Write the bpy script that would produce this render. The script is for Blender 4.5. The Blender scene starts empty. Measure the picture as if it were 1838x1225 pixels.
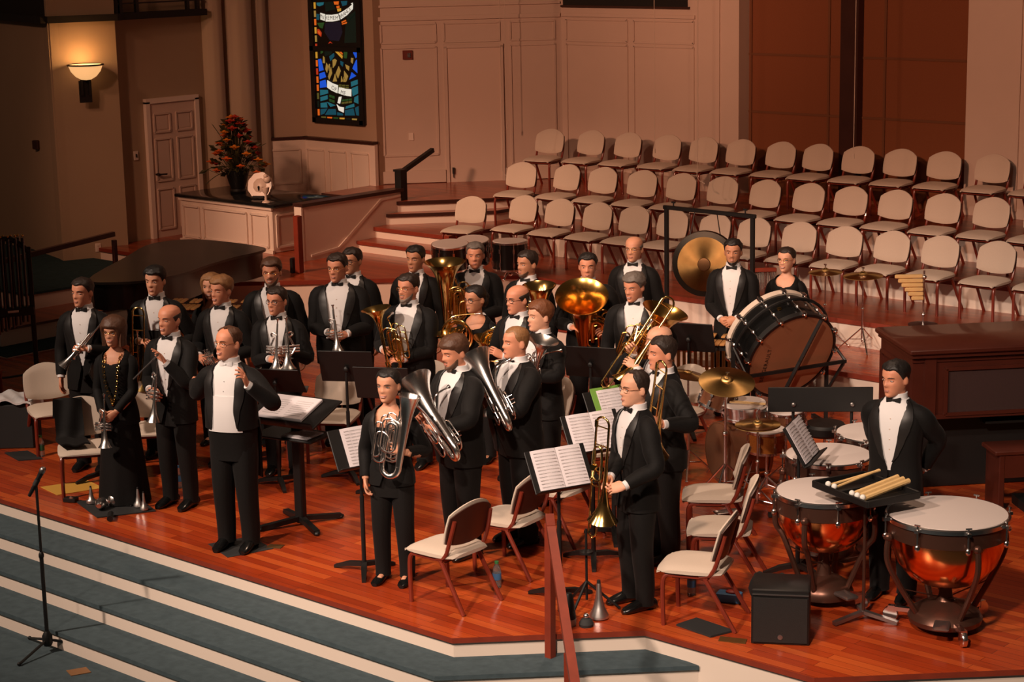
import bpy, bmesh, math, random
from mathutils import Vector, Matrix, Euler, noise
random.seed(7)
sc = bpy.context.scene
COL = sc.collection
PI = math.pi
R = math.radians
V3 = Vector

# ------------------------------------------------------------------ camera
cam_d = bpy.data.cameras.new('camera'); cam = bpy.data.objects.new('camera', cam_d); COL.objects.link(cam)
cam_d.sensor_width = 36.0; cam_d.lens = 3500.0/1838.0*36.0; cam_d.clip_end = 200
yaw = R(-42.0); pit = R(12.0); rol = math.atan(0.02)
def c2w(v):   # the balcony camera looks 42 degrees to the left of the hall's axis
    ux, uy = math.cos(yaw), math.sin(yaw)
    return V3((v[0]*ux+v[1]*uy, -v[0]*uy+v[1]*ux, v[2]))
_f = V3((0, math.cos(pit), -math.sin(pit))); _r = V3((1, 0, 0)); _d = -_r.cross(_f)
_rt = _r*math.cos(rol)+_d*math.sin(rol); _dn = _d*math.cos(rol)-_r*math.sin(rol)
bx, by, bz = c2w(_rt), c2w(-_dn), c2w(-_f)
cam.matrix_world = Matrix(((bx.x, by.x, bz.x, 12), (bx.y, by.y, bz.y, -14), (bx.z, by.z, bz.z, 4.9), (0, 0, 0, 1)))
sc.camera = cam

# ------------------------------------------------------------------ view, world, lights
sc.view_settings.view_transform = 'Standard'; sc.view_settings.look = 'None'
sc.view_settings.exposure = 0.0; sc.view_settings.gamma = 1.0; sc.view_settings.use_curve_mapping = False
wd = bpy.data.worlds.new('world'); sc.world = wd; wd.use_nodes = True
wd.node_tree.nodes['Background'].inputs[0].default_value = (1.0, 0.62, 0.42, 1)
wd.node_tree.nodes['Background'].inputs[1].default_value = 0.026
def spot(name, loc, aim, power, size, blend, col, rad=0.25):
    l = bpy.data.lights.new(name, 'SPOT'); o = bpy.data.objects.new(name, l); COL.objects.link(o)
    l.energy = power; l.spot_size = R(size); l.spot_blend = blend; l.color = col; l.shadow_soft_size = rad
    o.location = loc; d = V3(aim)-V3(loc); o.rotation_euler = d.to_track_quat('-Z', 'Y').to_euler()
    return o
WARM = (1.0, 0.76, 0.60); RED = (1.0, 0.47, 0.28)
spot('stage_spot', (-3.5, -13.0, 9.0), (-0.8, -2.9, 0.4), 5300, 42, 0.85, WARM, 0.30)
spot('stage_spot', (3.0, -14.0, 9.0), (2.5, -2.4, 0.4), 5000, 40, 0.85, WARM, 0.30)
spot('stage_spot', (8.5, -12.0, 9.0), (4.5, -1.8, 0.4), 4900, 44, 0.85, WARM, 0.30)
spot('choir_fill_spot', (-7.0, -9.0, 9.0), (-6.4, 3.4, 0.7), 5600, 26, 1.0, (1.0, 0.58, 0.38), 0.3)  # fill spots added to brighten choir rows and stairs, no known fixtures
spot('choir_fill_spot', (-3.5, -9.0, 9.0), (-4.2, 3.5, 0.8), 2600, 27, 1.0, (1.0, 0.58, 0.38), 0.3)
spot('choir_fill_spot', (-1.0, -9.0, 9.0), (-1.3, 3.7, 0.7), 1800, 28, 1.0, (1.0, 0.58, 0.38), 0.3)
spot('choir_fill_spot', (4.0, -9.0, 9.0), (1.2, 3.9, 0.8), 1500, 28, 1.0, (1.0, 0.56, 0.36), 0.3)
spot('overhead_lamp', (1.5, -1.0, 10.0), (1.2, -1.2, 0), 1100, 80, 1.0, (1.0, 0.66, 0.46), 0.35)
spot('wall_fill_spot', (-1.0, -13.0, 8.5), (-6.8, 7.0, 4.3), 6600, 29, 1.0, RED, 0.4)  # fill spots added to brighten the back walls, no known fixtures
spot('wall_fill_spot', (4.0, -13.0, 8.5), (-0.6, 8.2, 4.5), 7600, 30, 1.0, RED, 0.4)
spot('credenza_fill_spot', (-4.0, -8.0, 8.0), (-9.2, 3.4, 1.2), 1500, 26, 1.0, RED, 0.4)  # fill added to brighten the cabinet, no such lamp known
spot('side_fill_spot', (-6.0, -8.0, 8.5), (-11.0, 2.3, 2.6), 700, 40, 1.0, RED, 0.5)  # fill added to lift the far left wall and pilaster, no known lamp

# ------------------------------------------------------------------ materials
def mat(name, col, rough=0.5, metal=0.0, noise_s=0, noise_a=0.0, bump=0.0, spec=0.5, emis=None, es=0, coat=0.0, sheen=0.0):
    m = bpy.data.materials.new(name); m.use_nodes = True
    nt = m.node_tree; b = nt.nodes['Principled BSDF']
    b.inputs['Base Color'].default_value = (*col, 1); b.inputs['Roughness'].default_value = rough
    b.inputs['Metallic'].default_value = metal; b.inputs['Specular IOR Level'].default_value = spec
    b.inputs['Coat Weight'].default_value = coat; b.inputs['Sheen Weight'].default_value = sheen
    if emis: b.inputs['Emission Color'].default_value = (*emis, 1); b.inputs['Emission Strength'].default_value = es
    if noise_s:
        tc = nt.nodes.new('ShaderNodeTexCoord'); n = nt.nodes.new('ShaderNodeTexNoise'); n.inputs['Scale'].default_value = noise_s
        n.inputs['Detail'].default_value = 4
        nt.links.new(tc.outputs['Object'], n.inputs['Vector'])
        if noise_a:
            mx = nt.nodes.new('ShaderNodeMix'); mx.data_type = 'RGBA'
            mx.inputs['A'].default_value = (*[c*(1-noise_a) for c in col], 1)
            mx.inputs['B'].default_value = (*[min(1, c*(1+noise_a)) for c in col], 1)
            nt.links.new(n.outputs['Fac'], mx.inputs['Factor']); nt.links.new(mx.outputs['Result'], b.inputs['Base Color'])
        if bump:
            bp = nt.nodes.new('ShaderNodeBump'); bp.inputs['Strength'].default_value = bump; bp.inputs['Distance'].default_value = 0.01
            nt.links.new(n.outputs['Fac'], bp.inputs['Height']); nt.links.new(bp.outputs['Normal'], b.inputs['Normal'])
    return m
def wood_floor(name, c1, c2, c3, rough=0.25, wid=0.075, ln=1.1):
    m = bpy.data.materials.new(name); m.use_nodes = True; nt = m.node_tree; b = nt.nodes['Principled BSDF']
    b.inputs['Roughness'].default_value = rough; b.inputs['Coat Weight'].default_value = 0.25; b.inputs['Coat Roughness'].default_value = 0.15
    g = nt.nodes.new('ShaderNodeNewGeometry'); br = nt.nodes.new('ShaderNodeTexBrick')
    br.inputs['Scale'].default_value = 1; br.inputs['Brick Width'].default_value = ln; br.inputs['Row Height'].default_value = wid
    br.inputs['Mortar Size'].default_value = 0.0016; br.inputs['Mortar Smooth'].default_value = 0.3
    br.offset = 0.37; br.squash = 1
    br.inputs['Color1'].default_value = (0, 0, 0, 1); br.inputs['Color2'].default_value = (1, 1, 1, 1); br.inputs['Mortar'].default_value = (0, 0, 0, 1)
    nt.links.new(g.outputs['Position'], br.inputs['Vector'])
    mp = nt.nodes.new('ShaderNodeMapping'); mp.inputs['Scale'].default_value = (1.2, 26, 26)
    n = nt.nodes.new('ShaderNodeTexNoise'); n.inputs['Scale'].default_value = 1.6; n.inputs['Detail'].default_value = 5
    nt.links.new(g.outputs['Position'], mp.inputs['Vector']); nt.links.new(mp.outputs['Vector'], n.inputs['Vector'])
    cr = nt.nodes.new('ShaderNodeValToRGB'); e = cr.color_ramp.elements
    e[0].color = (*c1, 1); e[1].color = (*c3, 1); k = cr.color_ramp.elements.new(0.5); k.color = (*c2, 1)
    mx = nt.nodes.new('ShaderNodeMix'); mx.data_type = 'FLOAT'; mx.inputs['Factor'].default_value = 0.42
    nt.links.new(br.outputs['Color'], mx.inputs['A']); nt.links.new(n.outputs['Fac'], mx.inputs['B'])
    nt.links.new(mx.outputs['Result'], cr.inputs['Fac'])
    dk = nt.nodes.new('ShaderNodeMix'); dk.data_type = 'RGBA'; dk.inputs['B'].default_value = (*[c*0.35 for c in c1], 1)
    nt.links.new(br.outputs['Fac'], dk.inputs['Factor']); nt.links.new(cr.outputs['Color'], dk.inputs['A'])
    nt.links.new(dk.outputs['Result'], b.inputs['Base Color'])
    return m
MT = {}
MT['stage'] = wood_floor('cherry_boards', (0.22, 0.020, 0.005), (0.43, 0.056, 0.012), (0.66, 0.140, 0.028), .27, .085, 1.3)
MT['riserwood'] = wood_floor('choir_boards', (0.19, 0.028, 0.010), (0.33, 0.056, 0.018), (0.48, 0.10, 0.030), 0.3)
MT['trimwood'] = mat('stained_cherry', (0.22, 0.030, 0.012), 0.5, 0, 9, 0.3)
MT['frame'] = mat('mahogany_frame', (0.20, 0.028, 0.014), 0.32, 0, 8, 0.2, coat=0.2)
MT['darkwood'] = mat('dark_wood', (0.045, 0.016, 0.012), 0.35, 0, 6, 0.3)
MT['organ'] = mat('organ_mahogany', (0.055, 0.011, 0.006), 0.35, 0, 5, 0.3, coat=0.15)
MT['white'] = mat('white_paint', (0.80, 0.67, 0.57), 0.5)
MT['wallw'] = mat('back_wall_paint', (0.60, 0.46, 0.38), 0.7, 0, 3, 0.04)
MT['tan'] = mat('tan_wall_paint', (0.44, 0.30, 0.205), 0.8, 0, 2, 0.05)
MT['taup'] = mat('taupe_wall_paint', (0.40, 0.29, 0.19), 0.8, 0, 2, 0.05)
MT['grille'] = mat('brown_grille_cloth', (0.20, 0.060, 0.020), 0.9, 0, 60, 0.15)
MT['carpet'] = mat('blue_grey_carpet', (0.062, 0.088, 0.10), 0.95, 0, 14, 0.30, 0.5, spec=0.1)
MT['teal'] = mat('teal_carpet', (0.03, 0.06, 0.065), 0.95, 0, 14, 0.3, 0.4, spec=0.1)
MT['black'] = mat('black_lacquer', (0.006, 0.006, 0.006), 0.22)
MT['matte'] = mat('matte_black', (0.0065, 0.0058, 0.0056), 0.5)
MT['suit'] = mat('black_wool', (0.0046, 0.0038, 0.0036), 0.75, 0, 40, 0.2, 0.15, spec=0.22, sheen=0.025)
MT['satin'] = mat('black_satin', (0.013, 0.011, 0.0105), 0.45)
MT['shirt'] = mat('white_shirt', (0.74, 0.71, 0.71), 0.7)
MT['cream'] = mat('cream_upholstery', (0.60, 0.49, 0.40), 0.85, 0, 120, 0.06, 0.1)
MT['brass'] = mat('polished_brass', (0.80, 0.46, 0.13), 0.20, 1.0)
MT['gold'] = mat('lacquered_gold_brass', (0.86, 0.58, 0.20), 0.17, 1.0)
MT['silver'] = mat('silver_plate', (0.86, 0.82, 0.79), 0.24, 1.0)
MT['chrome'] = mat('chrome', (0.80, 0.78, 0.77), 0.22, 1.0)
MT['copper'] = mat('copper', (0.86, 0.27, 0.085), 0.18, 1.0, 6, 0.15)
MT['cymbal'] = mat('cymbal_bronze', (0.46, 0.28, 0.10), 0.38, 1.0, 20, 0.2)
def radial_sheen(m, a=.8):
    b = m.node_tree.nodes['Principled BSDF']; t = m.node_tree.nodes.new('ShaderNodeTangent'); t.direction_type = 'RADIAL'; t.axis = 'Z'
    b.inputs['Anisotropic'].default_value = a; m.node_tree.links.new(t.outputs['Tangent'], b.inputs['Tangent'])
radial_sheen(MT['cymbal'])
MT['bronze'] = mat('base_bronze', (0.12, 0.055, 0.038), 0.35, 0.7)
MT['head'] = mat('drum_head', (0.66, 0.57, 0.53), 0.55, 0, 4, 0.03)
MT['calf'] = mat('brown_drum_head', (0.32, 0.125, 0.06), 0.55, 0, 3, 0.2)
MT['paper'] = mat('paper', (0.72, 0.66, 0.69), 0.8)
MT['ink'] = mat('ink', (0.10, 0.09, 0.10), 0.9)
MT['bar'] = mat('rosewood_bar', (0.52, 0.26, 0.09), 0.4, 0, 12, 0.2)
MT['bamboo'] = mat('pale_wood', (0.72, 0.47, 0.20), 0.5, 0, 14, 0.15)
MT['granite'] = mat('black_granite', (0.012, 0.013, 0.013), 0.12)
MT['steel'] = mat('grey_steel', (0.30, 0.27, 0.26), 0.35, 0.9)
MT['rubber'] = mat('rubber', (0.02, 0.02, 0.02), 0.8)
MT['felt'] = mat('white_felt', (0.8, 0.76, 0.7), 0.9)
MT['ivory'] = mat('ivory_ceramic', (0.70, 0.55, 0.45), 0.35)

# ------------------------------------------------------------------ mesh builder
class M:
    def __init__(s): s.v = []; s.f = []; s.mi = []
    def add(s, vs, fs, m=0):
        o = len(s.v); s.v += [V3(p) for p in vs]
        for f in fs: s.f.append([o+i for i in f]); s.mi.append(m)
        return s
    def box(s, c, d, m=0, rz=0, mtx=None):
        x, y, z = d[0]/2, d[1]/2, d[2]/2
        vs = [V3((a*x, b*y, e*z)) for e in (-1, 1) for b in (-1, 1) for a in (-1, 1)]
        q = Matrix.Rotation(rz, 3, 'Z'); vs = [q@p+V3(c) for p in vs]
        if mtx: vs = [mtx@p for p in vs]
        return s.add(vs, [(0, 2, 3, 1), (4, 5, 7, 6), (0, 1, 5, 4), (2, 6, 7, 3), (0, 4, 6, 2), (1, 3, 7, 5)], m)
    def rbox(s, c, d, r=0.01, m=0, mtx=None):      # box with chamfered edges
        x, y, z = d[0]/2, d[1]/2, d[2]/2; r = min(r, x*.99, y*.99, z*.99)
        rings = []
        for zz, k in ((-z, r), (-z+r, 0), (z-r, 0), (z, r)):
            a, b = x-k, y-k; q = r
            rings.append([V3(p)+V3(c) for p in ((-a+q, -b, zz), (a-q, -b, zz), (a, -b+q, zz), (a, b-q, zz), (a-q, b, zz), (-a+q, b, zz), (-a, b-q, zz), (-a, -b+q, zz))])
        return s.rings(rings, m=m, mtx=mtx)
    def rings(s, rs, m=0, cap=(True, True), closed=False, mtx=None, loop=True):
        n = len(rs[0]); o = len(s.v)
        for r in rs: s.v += [(mtx@V3(p) if mtx else V3(p)) for p in r]
        k = len(rs)
        for i in range(k if closed else k-1):
            a = o+i*n; b = o+((i+1) % k)*n
            for j in range(n if loop else n-1):
                j2 = (j+1) % n
                s.f.append([a+j, a+j2, b+j2, b+j]); s.mi.append(m)
        if not closed and loop:
            if cap[0]: s.f.append([o+j for j in range(n)][::-1]); s.mi.append(m)
            if cap[1]: s.f.append([o+(k-1)*n+j for j in range(n)]); s.mi.append(m)
        return s
    def tube(s, path, r, n=8, m=0, closed=False, cap=True, flat=1.0, mtx=None):
        P = [V3(p) for p in path]; k = len(P)
        if not hasattr(r, '__len__'): r = [r]*k
        T = []
        for i in range(k):
            if closed: t = P[(i+1) % k]-P[i-1]
            else: t = P[min(i+1, k-1)]-P[max(i-1, 0)]
            T.append(t.normalized() if t.length > 1e-9 else V3((0, 0, 1)))
        u = T[0].orthogonal().normalized(); rs = []
        for i in range(k):
            u = (u-T[i]*u.dot(T[i]))
            u = u.normalized() if u.length > 1e-6 else T[i].orthogonal().normalized()
            w = T[i].cross(u)
            rs.append([P[i]+(u*math.cos(2*PI*j/n)+w*math.sin(2*PI*j/n)*flat)*r[i] for j in range(n)])
        return s.rings(rs, m, (cap, cap), closed, mtx)
    def lathe(s, prof, n=24, m=0, mtx=None, cap=True):
        rs = [[V3((r*math.cos(2*PI*j/n), r*math.sin(2*PI*j/n), z)) for j in range(n)] for r, z in prof]
        return s.rings(rs, m, (cap, cap), False, mtx)
    def ell(s, c, r, nu=14, nv=9, m=0, mtx=None):
        if not hasattr(r, '__len__'): r = (r, r, r)
        rs = []
        for i in range(nv):
            a = -PI/2+PI*(i+.5)/nv
            rs.append([V3((c[0]+r[0]*math.cos(a)*math.cos(2*PI*j/nu), c[1]+r[1]*math.cos(a)*math.sin(2*PI*j/nu), c[2]+r[2]*math.sin(a))) for j in range(nu)])
        return s.rings(rs, m, mtx=mtx)
    def prism(s, poly, z0, z1, m=0, mtop=None):
        n = len(poly); a = sum(poly[i][0]*poly[(i+1) % n][1]-poly[(i+1) % n][0]*poly[i][1] for i in range(n))
        if a < 0: poly = poly[::-1]
        vs = [(p[0], p[1], z0) for p in poly]+[(p[0], p[1], z1) for p in poly]
        s.add(vs, [[i, (i+1) % n, n+(i+1) % n, n+i] for i in range(n)]+[list(range(n))[::-1]], m)
        s.f.append([len(s.v)-n+i for i in range(n)]); s.mi.append(m if mtop is None else mtop)
        return s
    def bar(s, a, b, w, h, m=0, up=(0, 0, 1)):      # rectangular bar from a to b
        a, b = V3(a), V3(b); t = (b-a).normalized(); u = t.cross(V3(up))
        u = u.normalized() if u.length > 1e-6 else t.orthogonal().normalized(); q = u.cross(t)
        rs = [[p+u*i*w/2+q*j*h/2 for i, j in ((-1, -1), (1, -1), (1, 1), (-1, 1))] for p in (a, b)]
        return s.rings(rs, m)
    def slab(s, fn, nu, nv, m=0, mback=None):        # closed slab: fn(u,v,side) with u,v in 0..1
        o = len(s.v); 
        for sd in (0, 1):
            for i in range(nv+1):
                for j in range(nu+1): s.v.append(V3(fn(j/nu, i/nv, sd)))
        N = (nu+1)*(nv+1); w = nu+1
        for i in range(nv):
            for j in range(nu):
                a = o+i*w+j
                s.f.append([a, a+1, a+w+1, a+w]); s.mi.append(m)
                s.f.append([a+N, a+N+w, a+N+w+1, a+N+1]); s.mi.append(m if mback is None else mback)
        B = [j for j in range(nu)]+[i*w+nu for i in range(nv)]+[nv*w+nu-j for j in range(nu)]+[(nv-i)*w for i in range(nv)]
        for k in range(len(B)):
            a, b = o+B[k], o+B[(k+1) % len(B)]
            s.f.append([a, a+N, b+N, b]); s.mi.append(m)
        return s
    def xf(s, mtx):
        s.v = [mtx@p for p in s.v]; return s
    def join(s, q, mtx=None, m=None):
        o = len(s.v); s.v += [(mtx@p if mtx else p.copy()) for p in q.v]
        s.f += [[o+i for i in f] for f in q.f]; s.mi += [x if m is None else m for x in q.mi]
        return s
def mesh(name, mb, mats, ang=38, normals=True):
    me = bpy.data.meshes.new(name); me.from_pydata([tuple(p) for p in mb.v], [], mb.f)
    for q in (mats if isinstance(mats, (list, tuple)) else [mats]): me.materials.append(MT[q] if isinstance(q, str) else q)
    me.polygons.foreach_set('material_index', mb.mi)
    if normals:
        b = bmesh.new(); b.from_mesh(me); bmesh.ops.recalc_face_normals(b, faces=b.faces); b.to_mesh(me); b.free()
    me.shade_smooth(); me.set_sharp_from_angle(angle=R(ang)); me.update()
    return me
def tag(o, label=None, cat=None, group=None, kind=None):
    if label: o['label'] = label
    if cat: o['category'] = cat
    if group: o['group'] = group
    if kind: o['kind'] = kind
    return o
def obj(name, mb, mats, parent=None, label=None, cat=None, group=None, ang=38, loc=None, rz=None, kind=None):
    me = mesh(name, mb, mats, ang) if isinstance(mb, M) else mb
    o = bpy.data.objects.new(name, me); COL.objects.link(o)
    if parent: o.parent = parent
    if loc: o.location = loc
    if rz is not None: o.rotation_euler = (0, 0, rz)
    return tag(o, label, cat, group, kind)
def thing(name, label, cat, loc=(0, 0, 0), rz=0, group=None, mtx=None):
    o = bpy.data.objects.new(name, None); COL.objects.link(o); o.empty_display_size = 0.1
    if mtx is not None: o.matrix_world = mtx
    else: o.location = loc; o.rotation_euler = (0, 0, rz)
    return tag(o, label, cat, group)
def struct(name, mb, mats, ang=30): return obj(name, mb, mats, kind='structure', ang=ang)
def kids(o): return [c for c in COL.objects if c.parent == o]
def dup(root, loc, rz, label=None, group=None, cache={}):
    r = root.copy(); COL.objects.link(r); r.location = loc; r.rotation_euler = (0, 0, rz)
    if label: r['label'] = label
    if group: r['group'] = group
    if root.name not in cache: cache[root.name] = [(c, kids(c)) for c in kids(root)]
    for ch, gs in cache[root.name]:
        c = ch.copy(); COL.objects.link(c); c.parent = r
        for g in gs:
            d = g.copy(); COL.objects.link(d); d.parent = c
    return r
def smooth_path(pts, n=6, closed=False):      # Catmull-Rom
    P = [V3(p) for p in pts]; out = []; k = len(P)
    for i in range(k if closed else k-1):
        if closed: a, b, c, d = P[i-1], P[i], P[(i+1) % k], P[(i+2) % k]
        else: a, b, c, d = P[max(i-1, 0)], P[i], P[i+1], P[min(i+2, k-1)]
        for j in range(n):
            t = j/n; out.append(0.5*((2*b)+(c-a)*t+(2*a-5*b+4*c-d)*t*t+(3*b-a-3*c+d)*t**3))
    if not closed: out.append(P[-1])
    return out
def lerp(a, b, t): return a+(b-a)*t
def interp(tab, x):
    if x <= tab[0][0]: return tab[0][1:]
    for p, q in zip(tab, tab[1:]):
        if x <= q[0]:
            t = (x-p[0])/(q[0]-p[0]); t = t*t*(3-2*t)*.5+t*.5
            return tuple(lerp(a, b, t) for a, b in zip(p[1:], q[1:]))
    return tab[-1][1:]

# ================================================================== THE SETTING
S2 = math.sqrt(.5)
def off(poly, d):       # offset an open front line (facing -y) outward by d
    P = [V3((p[0], p[1], 0)) for p in poly]; out = []
    for i, p in enumerate(P):
        ns = []
        if i > 0: t = (p-P[i-1]).normalized(); ns.append(V3((t.y, -t.x, 0)))
        if i < len(P)-1: t = (P[i+1]-p).normalized(); ns.append(V3((t.y, -t.x, 0)))
        n = sum(ns, V3()); n.normalize(); k = d/max(.3, n.dot(ns[0]))
        out.append((p.x+n.x*k, p.y+n.y*k))
    return out
def deck(name, front, back, z0, z1, top, lip=0.05, over=0.025, lipm='trimwood', riser='white'):
    m = M(); m.prism(front+back, z0, z1-lip, 0)
    m.prism(off(front, over)+back, z1-lip, z1, 1, 2)
    return struct(name, m, [riser, lipm, top])
struct('floor', M().prism([(-30, -30), (30, -30), (30, -2), (-30, -2)], -0.8, -0.6), 'carpet')
FR = [(-14, -4.62), (2.94, -4.62), (3.90, -3.65), (5.32, -3.65), (9.5, 0.55)]
for i in range(3):
    d = .33*(i+1); q = off(FR[:3], d)
    fr = [(-14, q[0][1]), q[1], (3.90+d*1.414, -3.65)]
    deck('carpeted_step', fr, [(3.9, -3.6), (2.9, -4.5), (-14, -4.5)], -.6, -.15*(i+1), 'carpet', .032, .02, 'carpet')
deck('stage_platform', FR, [(12, 3.2), (12, 9), (-14, 9), (-14, -1.3), (-14, -4)], -.6, 0, 'stage', .04, .022)
deck('percussion_platform', [(-2.7, 3.02), (12, 3.02)], [(12, 4.5), (-2.7, 4.5)], -.01, .3, 'stage', .05, .03)
deck('choir_platform', [(-10.45, 2.30), (-7.9, 2.30), (-6.9, 1.47), (-4.1, 4.12), (10, 4.12)], [(10, 8.3), (-10.45, 8.3)], -.01, .6, 'riserwood', .05, .03)
deck('stair_step', [(-7.15, 4.17), (-5.75, 4.17)], [(-5.75, 5.4), (-7.15, 5.4)], .59, .75, 'riserwood', .045, .03)
deck('choir_riser', [(-7.15, 4.5), (-5.75, 4.5), (-5.74, 5.42), (10, 5.42)], [(10, 8.3), (-7.15, 8.3)], .59, .9, 'riserwood', .05, .03)
deck('stair_step', [(-7.15, 4.72), (-6.12, 5.84), (-6.10, 6.6)], [(-7.15, 6.6)], .89, 1.05, 'riserwood', .045, .03, 'darkwood')
deck('choir_riser', [(-7.15, 4.95), (-6.25, 6.0), (-6.10, 6.62), (10, 6.62)], [(10, 8.3), (-6.9, 8.3), (-8.7, 6.05), (-8.7, 4.95)], .89, 1.2, 'riserwood', .05, .03, 'darkwood')
# side steps on the far left of the stage
deck('side_step', [(-14, -1.2), (-7.6, -1.2), (-7.55, 2.2)], [(-14, 2.2)], -.005, .02, 'teal', .01, .0, 'teal')
deck('side_step', [(-14, -0.9), (-8.15, -0.9), (-8.1, 2.2)], [(-14, 2.2)], .01, .24, 'riserwood', .03, .02, 'darkwood')
deck('side_step', [(-14, 0.0), (-8.9, 0.0), (-8.8, 2.2)], [(-14, 2.2)], .23, .46, 'teal', .03, .02, 'teal')

def panel_frame(m, o, u, x0, x1, z0, z1, nrm, w=.022, d=.018, mi=0):     # raised moulding around a rectangle on a wall
    o, u, nrm = V3(o), V3(u), V3(nrm)
    def P(x, z): return o+u*x+V3((0, 0, z))+nrm*d*.5
    for a, b in (((x0, z0), (x1, z0)), ((x0, z1), (x1, z1))): m.bar(P(*a), P(*b), d, w, mi)
    for a, b in (((x0, z0), (x0, z1)), ((x1, z0), (x1, z1))): m.bar(P(*a), P(*b), w, d, mi, up=nrm)
def wall_seg(name, a, b, z0, z1, th, mt):
    a, b = V3((a[0], a[1], 0)), V3((b[0], b[1], 0)); u = (b-a).normalized(); n = V3((u.y, -u.x, 0))    # n faces the hall
    m = M(); m.prism([(a-n*th)[:2], (b-n*th)[:2], b[:2], a[:2]], z0, z1)
    o = struct(name, m, mt); return a, u, n, (b-a).length
ZT = 8.6
# back wall, left white part with raised panels
a, u, n, L = wall_seg('wall_back', (-6.85, 8.16), (-3.74, 8.16), .6, ZT, .25, 'wallw')
m = M()
for x0, x1 in ((.10, 1.24), (1.36, 2.42)):
    panel_frame(m, a, u, x0, x1, 1.44, 2.90+.3, n, .03); panel_frame(m, a, u, x0, x1, 3.25, 3.56, n, .03)
m.bar(a+u*.02+V3((0, 0, 3.62))+n*.012, a+u*2.45+V3((0, 0, 3.62))+n*.012, .03, .05)
m.bar(a+u*2.86+V3((0, 0, 1.3))+n*.01, a+u*2.86+V3((0, 0, 5))+n*.01, .03, .03, up=n)
struct('trim_1', m, 'wallw')
struct('baseboard_back', M().box((-5.3, 8.145, 1.28), (3.1, .03, .16)), 'wallw')
m = M(); m.box((-5.66, 8.15, 4.4), (2.26, .04, 1.28), 0); m.box((-5.66, 8.145, 3.745), (2.34, .05, .03), 1)
struct('window_2', m, ['matte', 'darkwood'])
# organ grille
struct('wall_grille', M().box((-1.95, 8.5, 4.4), (3.7, .2, 7.6)), 'grille')
m = M()
for z in (1.55, 2.33, 3.12, 3.9):
    m.box((-1.95, 8.396, z), (3.6, .016, .03))
for x in (-3.62, -2.36, -1.50, -.22): m.box((x, 8.392, 4), (.032, .024, 6))
struct('trim_2', m, mat('grille_shadow_line', (0.15, 0.052, 0.018), .8))  # darker brown bars stand in for thin shadow lines on the grille
struct('trim_3', M().box((-1.97, 8.34, 4.3), (.27, .16, 6.2)), 'darkwood')
struct('trim_4', M().box((-3.70, 8.28, 4.6), (.08, .25, 8)), 'wallw')
a, u, n, L = wall_seg('wall_right', (-.18, 8.16), (9.5, 8.16), .6, ZT, .3, 'wallw')
m = M(); m.bar(a+u*.72+V3((0, 0, 1.3))+n*.012, a+u*.72+V3((0, 0, 6))+n*.012, .05, .03, up=n)
m.bar(a+u*1.3+V3((0, 0, 1.3))+n*.012, a+u*1.3+V3((0, 0, 6))+n*.012, .05, .03, up=n)
struct('trim_5', m, 'wallw')
# door wall (turned 45 degrees)
a, u, n, L = wall_seg('wall_door', (-8.68, 6.06), (-6.85, 8.16), .6, ZT, .25, 'wallw')
m = M()
def wx(px_): return px_
for x0, x1, z0, z1 in ((.12, .92, 1.62, 3.2), (2.02, 2.68, 1.44, 3.2), (.12, .92, 3.27, 3.54), (1.04, 1.86, 3.27, 3.54), (2.02, 2.68, 3.27, 3.54)):
    panel_frame(m, a, u, x0, x1, z0, z1, n, .03)
m.bar(a+u*.02+V3((0, 0, 3.62))+n*.015, a+u*(L-.02)+V3((0, 0, 3.62))+n*.015, .03, .06)
m.bar(a+u*.10+V3((0, 0, 3.8))+n*.015, a+u*(L-.02)+V3((0, 0, 3.8))+n*.015, .03, .03)
m.bar(a+u*.04+V3((0, 0, 1.1))+n*.012, a+u*.04+V3((0, 0, 6))+n*.012, .07, .03, up=n)
struct('trim_6', m, 'wallw')
m = M(); m.bar(a+V3((0, 0, 1.3))+n*.015, a+u*1.02+V3((0, 0, 1.3))+n*.015, .03, .18); m.bar(a+u*1.92+V3((0, 0, 1.3))+n*.015, a+u*L+V3((0, 0, 1.3))+n*.015, .03, .18)
struct('baseboard_door', m, 'wallw')
MT['doorw'] = mat('door_paint', (0.66, 0.50, 0.41), .6)
d1 = struct('door_1', M().bar(a+u*1.47+V3((0, 0, 1.2))+n*-.01, a+u*1.47+V3((0, 0, 3.17))+n*-.01, .80, .05, 0, up=n), 'doorw')
m = M()
for x in (1.055, 1.885): m.bar(a+u*x+V3((0, 0, 1.2))+n*.012, a+u*x+V3((0, 0, 3.2))+n*.012, .045, .05, 0, up=n)
m.bar(a+u*1.03+V3((0, 0, 3.2))+n*.012, a+u*1.91+V3((0, 0, 3.2))+n*.012, .05, .05)
obj('door_frame', m, 'wallw', d1)
hp = a+u*1.13+V3((0, 0, 1.33))+n*.04
obj('floor_bolt', M().bar(hp, hp+V3((0, 0, .09)), .03, .03).bar(hp-V3((0, 0, .06)), hp, .012, .012), 'matte', d1)
struct('trim_7', M().bar(a+u*.52+V3((0, 0, 1.84))+n*.008, a+u*.52+V3((0, 0, 1.95))+n*.008, .07, .012, 0, up=n), 'white')
fa = thing('fire_alarm', 'small dark red fire alarm box high on the white wall left of the flush door', 'fire alarm', a+u*.50+V3((0, 0, 3.03)))
obj('housing', M().bar(n*.0, V3((0, 0, .13))+n*.0, .14, .08, 0, up=n), mat('alarm_red', (0.16, .03, .02), .4), fa)
obj('strobe', M().bar(n*.045+V3((0, 0, .03))+u*.02, n*.045+V3((0, 0, .09))+u*.02, .045, .03, 0, up=n), 'chrome', fa)
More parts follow.
